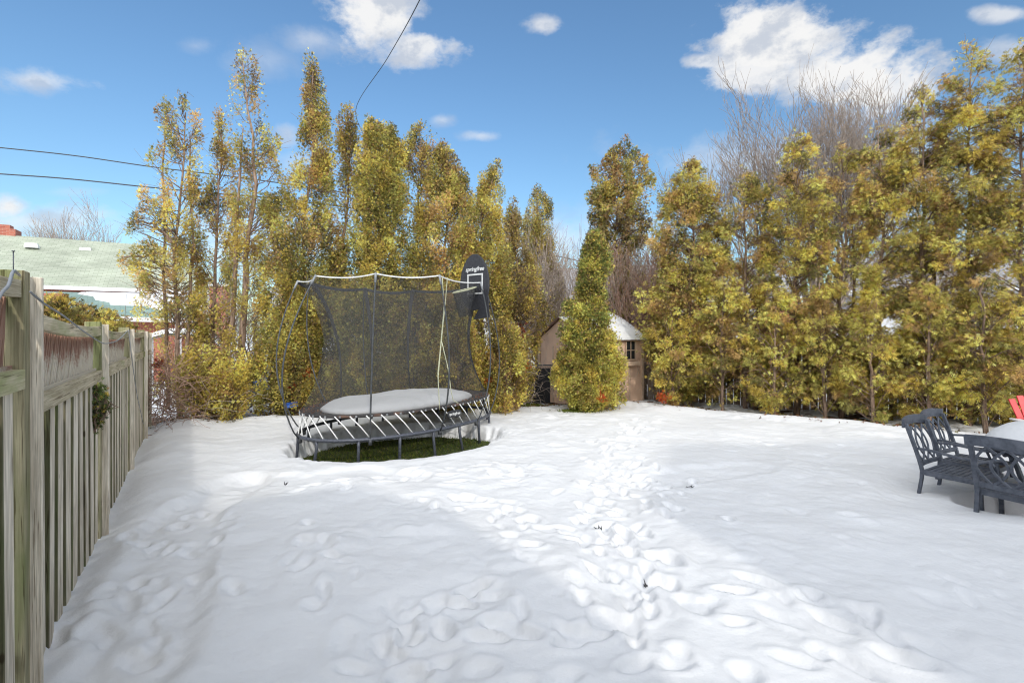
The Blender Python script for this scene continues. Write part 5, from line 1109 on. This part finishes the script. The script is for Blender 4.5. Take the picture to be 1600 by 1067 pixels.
# ------------------------------------------------------------------ wires and a pole
up_ = empty('utility_pole', (*at(574, 300, 12.9)[:2], -.3)); tag(up_, 'wooden utility pole hidden behind the densest cedar carrying the wires', 'utility pole')
pp = at(574, 215, 12.9); mb = MB(); mb.tube([(pp[0], pp[1], -.3), (pp[0], pp[1], pp[2])], [.13, .10], 12); part(mb, 'pole', M['bark'], up_, True)
cable('overhead_wire', [at(-260, 205, 13.5), at(0, 231, 13.3), at(120, 244, 13.2), at(245, 262, 13.1), at(400, 281, 13.), at(574, 309, 12.9), at(700, 352, 14.), at(850, 395, 16.), at(960, 420, 18)], .014, 'cable', 'upper of the two dark wires crossing the sky at left', 90, 'wire')
cable('overhead_wire', [at(-260, 255, 13.5), at(0, 272, 13.3), at(110, 280, 13.2), at(225, 292, 13.1), at(330, 302, 13.), at(435, 311, 12.95), at(574, 330, 12.9), at(640, 355, 13.6), at(720, 366, 14.5), at(820, 380, 16)], .016, 'cable', 'lower thicker wire crossing the sky at left below its neighbour', 90, 'wire')
cable('overhead_wire', [at(700, -110, 4.0), at(656, 0, 5.4), at(605, 92, 7.9), at(556, 172, 11.2), at(574, 222, 12.9)], .006, 'cable', 'thin single wire descending steeply from the top of the picture to the cedars', 60, 'wire')

# ------------------------------------------------------------------ blue bundles among the cedars
def tarp(px, py, D, w, h, m, label, seed, rot=0.):
    c = at(px, py, D); n = 14; U_, V_ = np.meshgrid(np.linspace(-.5, .5, n), np.linspace(-.5, .5, n)); x = U_*w; z = V_*h
    x2 = x*math.cos(rot)-z*math.sin(rot); z2 = x*math.sin(rot)+z*math.cos(rot); y = .30*w*fbm(U_*5+seed, V_*5, 3)+.1*w*np.sin(U_*14+seed)
    edge_ = 1-np.maximum(np.abs(U_), np.abs(V_))*2; G_ = np.stack([x2*(1+.2*fbm(U_*3, V_*3+seed)), y, z2], -1); B_ = G_.copy(); B_[..., 1] += .012+.10*w*np.clip(edge_*2, 0, 1)
    mb = MB(); mb.lathe_grid(G_); mb.lathe_grid(B_[:, ::-1]); o = mb.build('tarp', M[m], smooth=True); o.location = tuple(c); tag(o, label, 'tarp'); return o
tarp(404, 603, 9.75, .34, .22, 'blue', 'crumpled blue tarp at the foot of the tall left cedars', 1, .3); tarp(414, 588, 9.9, .16, .42, 'bluewhite', 'faded strip of tarp leaning beside the blue one at left', 2, -.5); tarp(416, 577, 9.95, .10, .22, 'blue', 'small blue rag above the faded strip at left', 3, .5)
tarp(668, 549, 10.4, .34, .17, 'blue', 'blue tarp piece seen through the right half of the net', 4, 0.); tarp(456, 632, 9.6, .22, .10, 'blue', 'dark blue tarp low behind the left end of the trampoline', 5, .2); tarp(565, 578, 10.3, .20, .38, 'bluewhite', 'pale crumpled sheet seen through the left half of the net', 6, -.5)
print('OBJECTS', len(bpy.data.objects), 'FACES', sum(len(o.data.polygons) for o in bpy.data.objects if o.type == 'MESH'))
